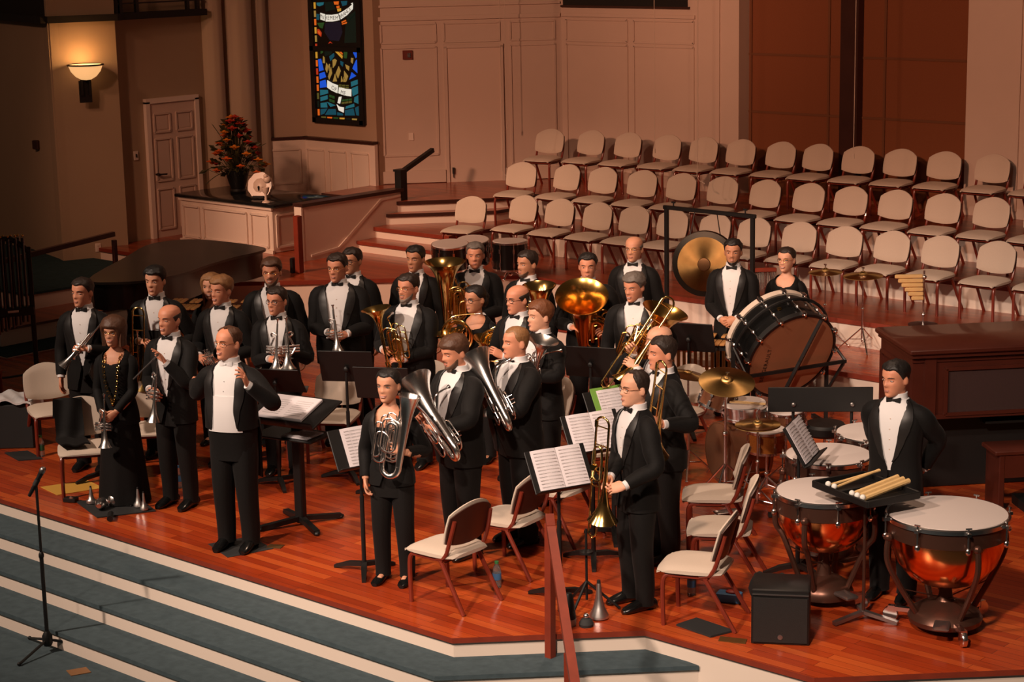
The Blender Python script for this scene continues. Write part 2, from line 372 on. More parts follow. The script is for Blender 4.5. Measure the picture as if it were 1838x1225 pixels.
# wall with the stained-glass window and its wainscot
a, u, n, L = wall_seg('wall_left', (-10.12, 6.0), (-8.60, 6.0), .6, ZT, .25, 'tan')
wall_seg('wall_corner', (-10.47, 5.45), (-10.12, 6.0), .6, ZT, .25, 'tan')
m = M(); m.box((-9.36, 5.965, 1.2), (1.55, .06, 1.22))
for x0, x1 in ((.08, .44), (.56, .92), (1.04, 1.40)): panel_frame(m, (-10.12, 5.935, 0), u, x0, x1, .80, 1.66, n, .025)
cu = (V3((-10.12, 6.0, 0))-V3((-10.5, 5.4, 0))).normalized(); cn = V3((cu.y, -cu.x, 0)); c0 = V3((-10.5, 5.4, 0))+cn*.035
m.bar(c0+V3((0, 0, 1.2)), c0+cu*.74+V3((0, 0, 1.2)), .06, 1.22)
panel_frame(m, c0+cn*.03, cu, .12, .58, 1.15, 1.66, cn, .025)
struct('trim_8', m, 'white')
m = M(); m.bar((-10.13, 5.95, 1.83), (-8.58, 5.95, 1.83), .11, .04); m.bar(c0+V3((0, 0, 1.83)), c0+cu*.72+V3((0, 0, 1.83)), .11, .04)
struct('trim_9', m, 'darkwood')
# left wall, fluted columns, pilaster, far wall
wall_seg('wall_side', (-10.47, 2.67), (-10.47, 5.5), .4, ZT, .25, 'taup')
m = M()
for y, r in ((4.52, .17), (4.98, .25), (5.38, .16)):
    rs = []
    for z in (.6, ZT):
        rs.append([V3((-10.47+r*(1+.012*math.cos(j*2*PI/48*12))*math.cos(2*PI*j/48), y+r*(1+.012*math.cos(j*2*PI/48*12))*math.sin(2*PI*j/48), z)) for j in range(48)])
    m.rings(rs)
struct('trim_10', m, mat('column_plaster', (0.50, 0.38, 0.27), .8))
wall_seg('wall_pilaster', (-10.62, 1.80), (-10.29, 2.68), -.1, ZT, .5, 'taup')
wall_seg('wall_far', (-14.5, 2.85), (-10.60, 1.82), -.1, ZT, .25, 'taup')
# left door with six panels
d2 = struct('door_2', M().box((-10.455, 3.70, 1.565), (.05, .82, 1.93)), 'doorw')
m = M()
for y0, y1 in ((3.36, 3.64), (3.76, 4.04)):
    for z0, z1 in ((.72, 1.30), (1.42, 2.02), (2.12, 2.38)):
        panel_frame(m, (-10.43, y0, 0), (0, 1, 0), 0, y1-y0, z0, z1, (1, 0, 0), .025, .02)
        m.box((-10.43, (y0+y1)/2, (z0+z1)/2), (.014, y1-y0-.07, z1-z0-.07))
obj('door_panels', m, 'doorw', d2)
m = M()
for y in (3.255, 4.145): m.box((-10.44, y, 1.58), (.07, .07, 1.96))
m.box((-10.44, 3.70, 2.57), (.07, .96, .07)); obj('door_frame', m, 'white', d2)
m = M(); m.tube([(-10.43, 3.36, 1.52), (-10.36, 3.36, 1.52)], .02); m.tube([(-10.37, 3.36, 1.52), (-10.37, 3.50, 1.515)], .012)
obj('door_handle', m, 'matte', d2)
t = thing('light_switch', 'small pale light switch plate on the taupe wall left of the panelled door', 'light switch', (-10.455, 3.03, 1.82))
obj('plate', M().rbox((0, 0, 0), (.02, .075, .13), .004), 'white', t); obj('toggle', M().rbox((.016, 0, 0), (.015, .02, .05), .003), 'matte', t)
t = thing('wall_outlet', 'white electrical outlet plate low on the pilaster under the wall lamp', 'outlet', (-10.44, 2.27, .6), R(-20.6))
obj('plate', M().rbox((0, 0, 0), (.02, .08, .12), .004), 'white', t)
obj('socket', M().rbox((.011, 0, .028), (.008, .035, .03), .003).rbox((.011, 0, -.028), (.008, .035, .03), .003), 'ivory', t)
tag(obj('wall_speaker', M().rbox((-11.35, 1.99, 2.02), (.13, .06, .13), .01), 'darkwood'), 'small dark square box on the far left wall beside the pilaster', 'wall box')
# lamp on the pilaster
t = thing('wall_sconce', 'lit bowl wall lamp with dark bracket on the taupe pilaster', 'wall lamp', (-10.33, 2.14, 3.0), R(-20.6))
m = M(); m.lathe([(.0, -.14), (.07, -.13), (.14, -.09), (.20, -.02), (.235, .07), (.228, .07), (.19, -.01), (.13, -.075), (.06, -.112), (.0, -.12)], 32)
MT['bowl'] = mat('lit_glass_bowl', (.9, .7, .45), .4, emis=(1.0, .52, .20), es=0.85)
m.xf(Matrix.Translation((.10, 0, .10)))
obj('bowl', m, 'bowl', t, 'glowing cream glass bowl')
m = M(); m.tube([(.10+.24*math.cos(a*PI/16), .24*math.sin(a*PI/16), .17) for a in range(32)], .012, 6, closed=True)
obj('rim', m, 'matte', t)
m = M(); m.box((.02, 0, -.20), (.03, .17, .30)); m.box((.055, -.055, -.12), (.03, .03, .26)); m.box((.055, .055, -.12), (.03, .03, .26)); m.box((.07, 0, -.02), (.07, .07, .05))
obj('bracket', m, 'matte', t)
l = bpy.data.lights.new('sconce_bulb', 'POINT'); l.energy = 8; l.color = (1, .52, .20); l.shadow_soft_size = .06
lo = bpy.data.objects.new('sconce_bulb', l); COL.objects.link(lo); lo.location = (-10.19, 2.09, 3.24)
# balcony over the left walls
def wallrun(m, pts, z0, z1, out, th, mi=0):
    for a, b in zip(pts, pts[1:]):
        a, b = V3((*a, 0)), V3((*b, 0)); u = (b-a).normalized(); n = V3((u.y, -u.x, 0))
        m.prism([(a+n*out-u*.02)[:2], (b+n*out+u*.02)[:2], (b+n*(out-th)+u*.02)[:2], (a+n*(out-th)-u*.02)[:2]], z0, z1, mi)
BP = [(-14.5, 2.85), (-10.62, 1.80), (-10.29, 2.68), (-10.45, 2.69), (-10.46, 4.28)]
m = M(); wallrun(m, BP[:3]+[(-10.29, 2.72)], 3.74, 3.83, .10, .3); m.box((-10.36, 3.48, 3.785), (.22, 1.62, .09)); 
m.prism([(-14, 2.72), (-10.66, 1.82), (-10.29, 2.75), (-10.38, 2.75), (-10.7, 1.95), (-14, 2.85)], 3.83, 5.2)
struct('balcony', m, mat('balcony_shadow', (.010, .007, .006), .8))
t = thing('balcony_railing', 'dark metal railing of the balcony above the panelled door', 'railing', (-10.36, 3.5, 3.83))
for y in (-.70, -.42, .48, .66): obj('post', M().box((.05, y, .45), (.05, .05, .9)), 'matte', t)
obj('rail', M().box((.05, 0, .13), (.025, 1.5, .02)).box((.05, 0, .5), (.025, 1.5, .02)).box((.05, 0, .9), (.05, 1.5, .05)), 'matte', t)

# stained-glass window: pane shapes drawn on the window's own plane
def sg(x, y):
    s = (x-(95+50*y/1120))/460*1.10; return V3((-9.91+s, 0, 2.08+(1120+35*s/1.1-y)/640))
w1 = struct('window_1', M().box((-9.36, 5.985, 3.8), (1.12, .04, 3.44)), 'matte')
SG = {}
def gm(name, c, e=1.0):
    SG[name] = len(SGM); SGM.append(mat('glass_'+name, tuple(x*.2 for x in c), .25, emis=c, es=e))
SGM = []
for nme, c, e in (('blue', (.012, .085, .62), .9), ('teal', (.015, .12, .15), .9), ('deep', (.008, .07, .10), .8), ('gold', (.36, .21, .045), .8), ('white', (.72, .66, .55), 1), ('orange', (.75, .13, .012), .8),
               ('amber', (.62, .30, .03), .8), ('red', (.5, .035, .01), .8), ('green', (.02, .055, .012), .9), ('dark', (.006, .010, .006), .8), ('olive', (.12, .10, .02), .7), ('purple', (.012, .008, .014), .8)): gm(nme, c, e)
m = M()
def pane(c, pts, dy=0):
    vs = [sg(*p)+V3((0, 5.957+dy, 0)) for p in pts]; n = len(vs)
    m.add(vs+[v+V3((0, .012, 0)) for v in vs], [list(range(n)), list(range(2*n-1, n-1, -1))]+[[i, n+i, n+(i+1) % n, (i+1) % n] for i in range(n)], SG[c])
for c, pts in (
  ('blue', [(183, 525), (208, 520), (233, 628), (193, 640)]), ('blue', [(195, 660), (240, 645), (255, 695), (200, 715)]), ('blue', [(200, 735), (250, 720), (262, 790), (203, 798)]),
  ('blue', [(487, 445), (540, 445), (538, 508), (522, 525)]), ('blue', [(527, 540), (548, 540), (546, 672), (494, 620)]), ('blue', [(487, 655), (527, 690), (468, 723)]),
  ('teal', [(482, 745), (548, 722), (550, 765), (486, 790)]), ('teal', [(490, 805), (552, 780), (554, 850), (500, 880)]), ('teal', [(515, 890), (556, 868), (558, 955), (512, 935)]),
  ('teal', [(203, 815), (272, 818), (276, 850), (205, 870)]), ('teal', [(206, 885), (270, 868), (272, 905), (208, 925)]), ('teal', [(208, 942), (262, 935), (270, 985), (210, 985)]),
  ('teal', [(265, 930), (345, 965), (300, 980)]), ('teal', [(440, 975), (510, 950), (515, 980), (435, 1000)]), ('deep', [(208, 1000), (270, 995), (240, 1045), (210, 1055)]),
  ('deep', [(282, 1000), (345, 1000), (352, 1055), (250, 1055)]), ('deep', [(362, 1030), (412, 1045), (412, 1062), (362, 1060)]), ('deep', [(432, 1012), (505, 995), (520, 1062), (432, 1062)]), ('deep', [(520, 990), (560, 970), (562, 1065), (535, 1060)]),
  ('gold', [(228, 495), (240, 510), (245, 565), (225, 560)]), ('gold', [(258, 560), (275, 590), (265, 655), (250, 620)]), ('gold', [(300, 600), (310, 660), (285, 720), (275, 690)]),
  ('gold', [(315, 535), (335, 525), (352, 540), (338, 585), (318, 610)]), ('gold', [(370, 595), (388, 640), (365, 710), (345, 660)]), ('gold', [(338, 665), (355, 738), (318, 740)]),
  ('gold', [(420, 640), (455, 690), (440, 740), (420, 690)]), ('gold', [(430, 580), (465, 600), (462, 640), (440, 620)]), ('gold', [(395, 690), (410, 740), (392, 745)]), ('gold', [(482, 520), (500, 525), (495, 575), (480, 560)]), ('gold', [(415, 695), (437, 745), (415, 745)]), ('gold', [(283, 570), (290, 575), (285, 640), (278, 600)]),
  ('white', [(268, 725), (315, 755), (365, 775), (360, 850), (310, 825), (268, 795)]), ('white', [(375, 790), (430, 808), (485, 815), (485, 882), (425, 872), (370, 850)]), ('white', [(375, 885), (398, 882), (385, 950), (363, 942)]), ('white', [(355, 955), (380, 978), (420, 985), (418, 1035), (375, 1012)]),
  ('white', [(200, 88), (242, 102), (240, 165), (202, 150)]), ('white', [(250, 108), (305, 112), (358, 106), (375, 165), (310, 175), (250, 172)]), ('white', [(366, 104), (410, 82), (450, 55), (490, 68), (440, 122), (386, 158)]), ('white', [(450, 55), (492, 22), (490, 68)]), ('white', [(475, 15), (490, 10), (488, 28)]),
  ('orange', [(320, -10), (365, -10), (362, 22), (328, 18)]), ('orange', [(345, 32), (370, 30), (372, 52), (350, 55)]), ('amber', [(352, 60), (385, 55), (385, 80), (358, 85)]), ('orange', [(392, 180), (430, 165), (432, 178), (395, 192)]), ('orange', [(395, 198), (440, 185), (438, 200), (398, 208)]),
  ('red', [(173, 238), (188, 240), (212, 275), (208, 312), (175, 280)]), ('orange', [(178, 255), (200, 265), (205, 300), (182, 275)]), ('red', [(275, 380), (290, 360), (310, 380), (295, 372)]), ('amber', [(322, 440), (345, 440), (405, 500), (400, 525)]), ('orange', [(355, 440), (375, 440), (404, 475), (402, 488)]),
  ('teal', [(165, -10), (230, -10), (225, 15), (190, 25), (168, 15)]), ('deep', [(385, -10), (440, -10), (435, 28), (400, 35)]), ('deep', [(165, 95), (190, 100), (188, 155), (166, 150)]), ('deep', [(285, 500), (325, 470), (330, 500), (295, 545)]), ('deep', [(385, 545), (412, 560), (405, 600), (388, 580)]), ('green', [(205, 435), (228, 428), (226, 462), (206, 475)]), ('green', [(415, 460), (448, 450), (440, 525), (418, 520)]), ('green', [(170, 180), (235, 180), (220, 235), (195, 225)]),
  ('dark', [(240, -10), (310, -10), (335, 60), (250, 80)]), ('purple', [(245, 185), (380, 180), (400, 280), (370, 360), (290, 350), (240, 270)]), ('dark', [(430, 210), (520, 100), (525, 380), (420, 380)]), ('dark', [(240, 445), (315, 445), (300, 480), (245, 500)]), ('dark', [(440, 140), (515, 85), (515, 120), (445, 200)])): pane(c, pts)
for i in range(3):
    for j in range(2):
        pane('olive', [(372+32*i, 768+j*18+i*3), (396+32*i, 768+j*18+i*3), (396+32*i, 780+j*18+i*3), (372+32*i, 780+j*18+i*3)], .0)
        if i < 2: pane('green', [(288+26*i, 862+j*40+i*10), (308+26*i, 868+j*40+i*10), (308+26*i, 892+j*40+i*10), (288+26*i, 886+j*40+i*10)])
        pane('olive' if j else 'green', [(400+32*i, 912+j*24-i*4), (426+32*i, 908+j*24-i*4), (426+32*i, 926+j*24-i*4), (400+32*i, 930+j*24-i*4)])
bc = ['amber', 'red', 'orange', 'gold', 'amber', 'olive', 'orange', 'orange', 'dark', 'amber', 'red', 'orange', 'gold', 'orange']
for i in range(14):
    y0 = -20+i*78
    if 370 < y0 < 430: continue
    for k, xb in ((0, 139), (1, 533)):
        x = xb+50*y0/1120*(.95 if k == 0 else .75)
        pane(bc[(i*3+k*5) % 14], [(x, y0+6), (x+15, y0+6), (x+18, y0+66), (x+3, y0+66)])
for i in range(6): pane(['olive', 'orange', 'green', 'amber', 'dark', 'gold'][i], [(215+i*56, 1070+i*4), (258+i*56, 1072+i*4), (256+i*56, 1090+i*4), (217+i*56, 1088+i*4)])
obj('glass', m, SGM, w1, 'coloured leaded glass with pale lettered banners')
m = M(); m.box((-9.36, 5.955, 3.18), (1.10, .05, .07)); m.box((-9.87, 5.955, 3.8), (.075, .05, 3.44)); m.box((-8.85, 5.955, 3.8), (.075, .05, 3.44)); m.box((-9.36, 5.955, 2.11), (1.1, .05, .075))
obj('window_frame', m, 'matte', w1)
def text(name, s, mtx, size, mt, parent, space=1.0, ext=.0):
    c = bpy.data.curves.new(name, 'FONT'); c.body = s; c.size = size; c.align_x = 'CENTER'; c.align_y = 'CENTER'; c.space_character = space; c.extrude = ext; c.resolution_u = 3
    o = bpy.data.objects.new(name, c); COL.objects.link(o)
    dg = bpy.context.evaluated_depsgraph_get(); me = bpy.data.meshes.new_from_object(o.evaluated_get(dg)); bpy.data.objects.remove(o)
    me.transform(mtx); me.materials.clear(); me.materials.append(MT[mt] if isinstance(mt, str) else mt)
    return obj(name, me, None, parent)
def wtext(s, x, y, ang, size):
    p = sg(x, y); text('lettering', s, Matrix.Translation((p.x, 5.948, p.z))@Matrix.Rotation(R(ang), 4, 'Y')@Matrix.Rotation(PI/2, 4, 'X'), size, 'ink', w1, 1.1)
wtext('IN', 220, 126, 18, .085); wtext('REMEM', 308, 142, 0, .085)
for ch, x, y, an in (('B', 385, 134, -20), ('R', 403, 124, -25), ('A', 421, 112, -30), ('N', 438, 97, -34), ('C', 455, 81, -38), ('E', 471, 64, -42)): wtext(ch, x, y, an, .08)
wtext('OF', 334, 806, 22, .085); wtext('ME', 418, 848, 12, .085)

# knee wall by the choir stairs
m = M(); m.prism([(-7.27, 3.18), (-7.15, 3.18), (-7.15, 5.02), (-7.27, 5.02)], .55, 1.33, 0)
m.box((-7.21, 4.1, 1.35), (.19, 1.9, .045), 1)
m.bar((-7.142, 3.30, .66), (-7.142, 3.80, .70), .02, .03, 0); m.bar((-7.142, 3.80, .70), (-7.142, 4.62, 1.26), .02, .03, 0); m.bar((-7.142, 4.62, 1.26), (-7.142, 5.0, 1.28), .02, .03, 0)
struct('knee_wall', m, [mat('knee_paint', (.84, .66, .56), .6), 'darkwood'])
struct('trim_11', M().box((-7.21, 3.165, .94), (.14, .03, .78)), 'white')
t = thing('newel_post', 'dark newel post standing at the top of the white knee wall', 'post', (-7.20, 5.08, 1.2))
obj('post', M().box((0, 0, .2), (.12, .12, .4)), 'matte', t); obj('cap', M().box((0, 0, .415), (.15, .15, .03)), 'matte', t); obj('handrail', M().bar((0, .05, .40), (-.10, .75, .62), .06, .06), 'matte', t)
t = thing('wooden_post', 'tall red cherry post standing in front of the white knee wall', 'post', (-6.55, 2.55, .6))
obj('shaft', M().rbox((0, 0, .37), (.085, .085, .74), .006), 'trimwood', t); obj('junction_box', M().rbox((-.06, -.05, .10), (.05, .09, .2), .01), 'matte', t)

# white cabinet with granite top, flowers, shell, goblet
t = thing('credenza', 'white panelled cabinet with black granite top behind the grand piano', 'cabinet', (-8.95, 3.85, .6))
obj('body', M().rbox((0, 0, .31), (1.96, .98, .62), .01), 'white', t)
m = M()
for x0, x1 in ((-.9, -.56), (-.46, .46), (.56, .9)): panel_frame(m, (0, -.495, 0), (1, 0, 0), x0, x1, .08, .52, (0, -1, 0), .028, .02)
panel_frame(m, (.985, 0, 0), (0, 1, 0), -.42, .38, .08, .52, (1, 0, 0), .03, .02); m.box((0, -.5, .61), (1.99, .03, .03)); m.box((0, -.5, .02), (1.99, .03, .05))
obj('moulding', m, 'white', t)
obj('countertop', M().rbox((0, .02, .655), (2.12, 1.10, .05), .01), 'granite', t)
t = thing('flower_arrangement', 'tall autumn arrangement of orange and red flowers in a dark urn on the white cabinet', 'flowers', (-9.35, 3.95, 1.28))
obj('urn', M().lathe([(.11, 0), (.12, .02), (.10, .05), (.13, .14), (.17, .30), (.18, .32), (.15, .32), (.12, .2), (0, .18)], 20), 'matte', t)
rr = random.Random(3); MT['leaf'] = mat('dark_leaf', (.05, .045, .012), .6, 0, 9, .4); MT['fl_o'] = mat('orange_petals', (.60, .10, .008), .7, 0, 30, .3); MT['fl_r'] = mat('red_petals', (.42, .025, .008), .7, 0, 30, .3); MT['fl_y'] = mat('amber_petals', (.62, .19, .01), .7, 0, 30, .3)
m = M(); heads = []
for i in range(150):
    z = rr.random()**.8; rad = (1-z)*.42+.05; a = rr.random()*2*PI; q = rr.random()**.5
    p = V3((rad*q*math.cos(a), rad*q*math.sin(a), .26+z*.78)); m.tube([V3((0, 0, .25)), p*.6+V3((0, 0, .06)), p], .004, 4)
    d = V3((math.cos(a), math.sin(a), rr.uniform(-.6, .7))).normalized(); s = d.orthogonal().normalized(); L = rr.uniform(.07, .15)
    for k in range(2):
        s2 = (Matrix.Rotation(rr.uniform(0, 3), 3, d)@s)
        m.add([p, p+d*L*.5+s2*.034, p+d*L, p+d*L*.5-s2*.034, p+d*L*.5+V3((0, 0, .012))], [(0, 1, 4), (1, 2, 4), (2, 3, 4), (3, 0, 4), (0, 3, 2, 1)])
for px in ((-.45, -.05, .95), (.42, .2, .70), (-.42, -.25, .30), (-.30, -.35, .12), (.25, -.38, .3), (.5, .05, .36)):
    m.tube(smooth_path([(0, 0, .35), V3(px)*.6+V3((0, 0, .18)), px], 5), [.006]*10+[.002], 5)
obj('foliage', m, 'leaf', t)
for i in range(40):
    z = i/39; a = i*2.4; rad = (1-z)*.36+.06
    p = V3((rad*math.cos(a), rad*math.sin(a), .30+z*.76)); r0 = rr.uniform(.062, .095); fm = M()
    for j in range(11):
        for ring, rs_ in ((1, 1.0), (2, .6)):
            b = 2*PI*j/11+ring*.3; d = V3((math.cos(b), math.sin(b), .45*ring-.2)).normalized()*r0*rs_; sd = V3((-math.sin(b), math.cos(b), 0))*r0*.28
            fm.add([p, p+d*.6+sd, p+d, p+d*.6-sd, p+d*.5+V3((0, 0, r0*.25))], [(0, 1, 4), (1, 2, 4), (2, 3, 4), (3, 0, 4), (0, 3, 2, 1)])
    fm.ell(p+V3((0, 0, r0*.2)), r0*.45, 8, 5)
    obj('flower', fm, ['fl_o', 'fl_r', 'fl_o', 'fl_y', 'fl_r'][i % 5], t)
t = thing('nautilus_shell', 'large pale shell dish leaning upright on the granite cabinet top', 'shell', (-8.48, 3.56, 1.30), R(28))
m = M()
m.slab(lambda u, v, s: (lambda a, r: V3((r*math.cos(a)*.95, -.02+.10*v*v*(0 if s else 1)+(.03 if s else 0)+.02, .19+r*math.sin(a))))(2*PI*u, v*(.185+.006*math.cos(u*2*PI*9))), 36, 6)
m.xf(Matrix.Rotation(R(-20), 4, 'X'))
obj('dish', m, 'ivory', t); obj('whorl', M().ell((.17, -.05, .27), (.055, .06, .055)).ell((.16, -.08, .32), (.03, .03, .03)), 'ivory', t)
obj('easel', M().box((0, .06, .015), (.16, .12, .03)).bar((0, .10, .02), (0, .04, .16), .02, .02), 'matte', t)
tag(obj('goblet', M().lathe([(.06, 0), (.055, .012), (.02, .03), (.016, .10), (.022, .12), (.045, .15), (.055, .21), (.05, .21), (.035, .15), (0, .14)], 18), 'ivory', loc=(-8.17, 3.44, 1.28)), 'small ivory goblet beside the pale shell on the granite top', 'goblet')

# ------------------------------------------------------------------ chairs
def make_chair(label, group=None):
    t = thing('banquet_chair', label, 'chair', group=group)
    def seat(u, v, s):
        x = (u*2-1); y = (v*2-1); w = .235*(1-.10*max(0, y)**2*1)*(1-.05*abs(y)**6); ex = (abs(x)**5+abs(y)**5)
        return V3((x*w*(1-.06*abs(y)**4), y*.245*(1-.05*abs(x)**4), (.452-.05*ex*.5-.012*max(0, -y)**2) if s == 0 else .395+.02*ex*.3))
    obj('seat', M().slab(seat, 12, 12), 'cream', t)
    def bk(u, v, s, th=.05, front=1):
        x = u*2-1; zt = .822-.078*x*x-.006*abs(x)**10; zb = .475+.034*x*x+.006*abs(x)**10
        z = zb+(zt-zb)*v; y = .185+.10*(z-.45)/.36-.035*x*x; e = max(abs(x)**8, abs(v*2-1)**8)
        return V3((x*.232*(1-.05*(v*2-1)**2), y+((-.028 if s == 0 else .012) if front else (.012 if s == 0 else .024))*(1-.7*e*front), z))
    obj('backrest', M().slab(bk, 12, 10), 'cream', t)
    obj('back_shell', M().slab(lambda u, v, s: bk(u, v*.9+.03, s, front=0), 10, 6), 'darkwood', t)
    for x in (-1, 1):
        obj('leg', M().tube(smooth_path([(x*.205, -.185, 0), (x*.205, -.19, .30), (x*.20, -.165, .375), (x*.20, -.10, .39)], 4), .017, 8), 'frame', t)
        obj('leg', M().tube([(x*.20, .10, .40), (x*.215, .34, 0)], .017, 8), 'frame', t)
        obj('back_post', M().tube(smooth_path([(x*.205, .08, .385), (x*.21, .17, .42), (x*.212, .225, .56), (x*.20, .262, .70)], 4), .016, 8), 'frame', t)
    m = M()
    for x in (-1, 1): m.bar((x*.20, -.15, .385), (x*.20, .14, .385), .03, .03)
    m.bar((-.2, -.16, .385), (.2, -.16, .385), .03, .04); m.bar((-.2, .13, .385), (.2, .13, .385), .03, .04)
    m.box((0, 0, .365), (.34, .26, .03), 1)
    obj('seat_frame', m, ['frame', 'matte'], t)
    return t
ORD = ['first', 'second', 'third', 'fourth', 'fifth', 'sixth', 'seventh', 'eighth', 'ninth', 'tenth', 'eleventh', 'twelfth', 'thirteenth', 'fourteenth']
chair0 = make_chair('first')
used = False
def put_chair(x, y, rz, label, group, z=0):
    global used
    if not used:
        chair0.location = (x, y, z); chair0.rotation_euler = (0, 0, R(rz)); chair0['label'] = label; chair0['group'] = group; used = True; return chair0
    return dup(chair0, (x, y, z), R(rz), label, group)
rows = [('front', .6, [-5.45, -4.97, -4.34, -3.72, -3.13, -2.53, -1.90, -1.32, -.68, -.06, .55, 1.17, 1.85, 2.48], lambda x: 5.17+.015*(x+5)),
        ('middle', .9, [-5.72, -5.08, -4.45, -3.80, -3.18, -2.54, -1.91, -1.28, -.68, -.08, .55, 1.17, 1.80, 2.42], lambda x: 6.19+.036*(x+5)),
        ('back', 1.2, [-6.40, -5.79, -5.15, -4.48, -3.88, -3.28, -2.66, -2.10, -1.49, -.89, -.28, .37, 1.0, 1.62], lambda x: 7.56+.055*(x+6.3))]
rr = random.Random(11)
for nm, z, xs, fy in rows:
    for i, x in enumerate(xs):
        y = fy(x)-.25-(.45 if (nm == 'front' and i == 0) else .12 if (i == 0) else 0)
        put_chair(x, y, (12 if i == 0 else 0)+rr.uniform(-3, 3), 'cream upholstered choir chair, %s from the left in the %s choir row%s' % (ORD[i], nm, ' against the wall' if nm == 'back' else ''), 'choir chairs', z)
BC = 'band chairs on the stage'
for x, y, rz, lb in ((2.36, -4.06, -88, 'cream chair in front centre with dark back turned, nearest to the stage edge and handrail'), (2.22, -3.22, -82, 'cream chair with dark back turned, just behind the front centre chair'), (1.98, -2.38, -85, 'cream chair half hidden behind the two front music stands'),
   (4.04, -3.24, -68, 'cream chair right of the front trombonist, beside the black monitor speaker'), (3.66, -2.42, -58, 'cream chair seen side-on, directly behind the chair beside the monitor speaker'), (3.10, -1.74, -56, 'shaded cream chair beside the drum kit bass drum'),
   (-3.60, -3.34, 66, 'empty cream chair at far left in front of the white cloth covered case'), (-2.16, -4.02, 54, 'cream chair with a black jacket draped over it, at left front'), (-2.22, -3.22, 50, 'cream chair between the brown-haired woman and the bald waving man'),
   (-1.80, -2.14, 35, 'cream chair behind the fair-haired trumpeter, mostly hidden'), (-1.22, -1.86, 30, 'cream chair behind the man holding two cornets, mostly hidden'), (-1.98, -1.02, 25, 'cream chair behind the tall flugelhorn player'), (-.78, -1.12, 20, 'cream chair behind the grey-bearded alto horn player'),
   (1.52, -1.22, -35, 'shaded cream chair behind the red-haired horn player'), (1.25, .22, 0, 'cream chair behind the smiling grey-haired man'), (.55, -.92, -20, 'cream chair behind the bald horn player in glasses'), (-.45, -.55, 0, 'cream chair behind the dark-haired woman with the french horn')):
    put_chair(x, y, rz, lb, BC)
t = thing('draped_jacket', 'black jacket draped over the back and seat of the left front chair', 'jacket', (-2.16, -4.02, 0), R(54))
m = M()
def dj(u, v, s):
    x = -.25+.25*u+.06*(v-.3); L = v*.95; o = .012 if s == 0 else 0
    if L < .18: p = V3((x, .305, .63+L*1.0))
    elif L < .25: p = V3((x, .30-(L-.18)*1.25, .82))
    elif L < .60: p = V3((x-.03*(L-.25), .19-(L-.25)*.28, .815-(L-.25)*1.0))
    else: p = V3((x-.02+.10*(L-.6), .07-(L-.6)*.75, .475))
    k = .012*math.sin(u*9+L*7); return p+V3((0, -o-k if L < .6 else 0, (o+k+.01) if L >= .25 else 0))
m.slab(dj, 10, 22); obj('cloth', m, 'suit', t)
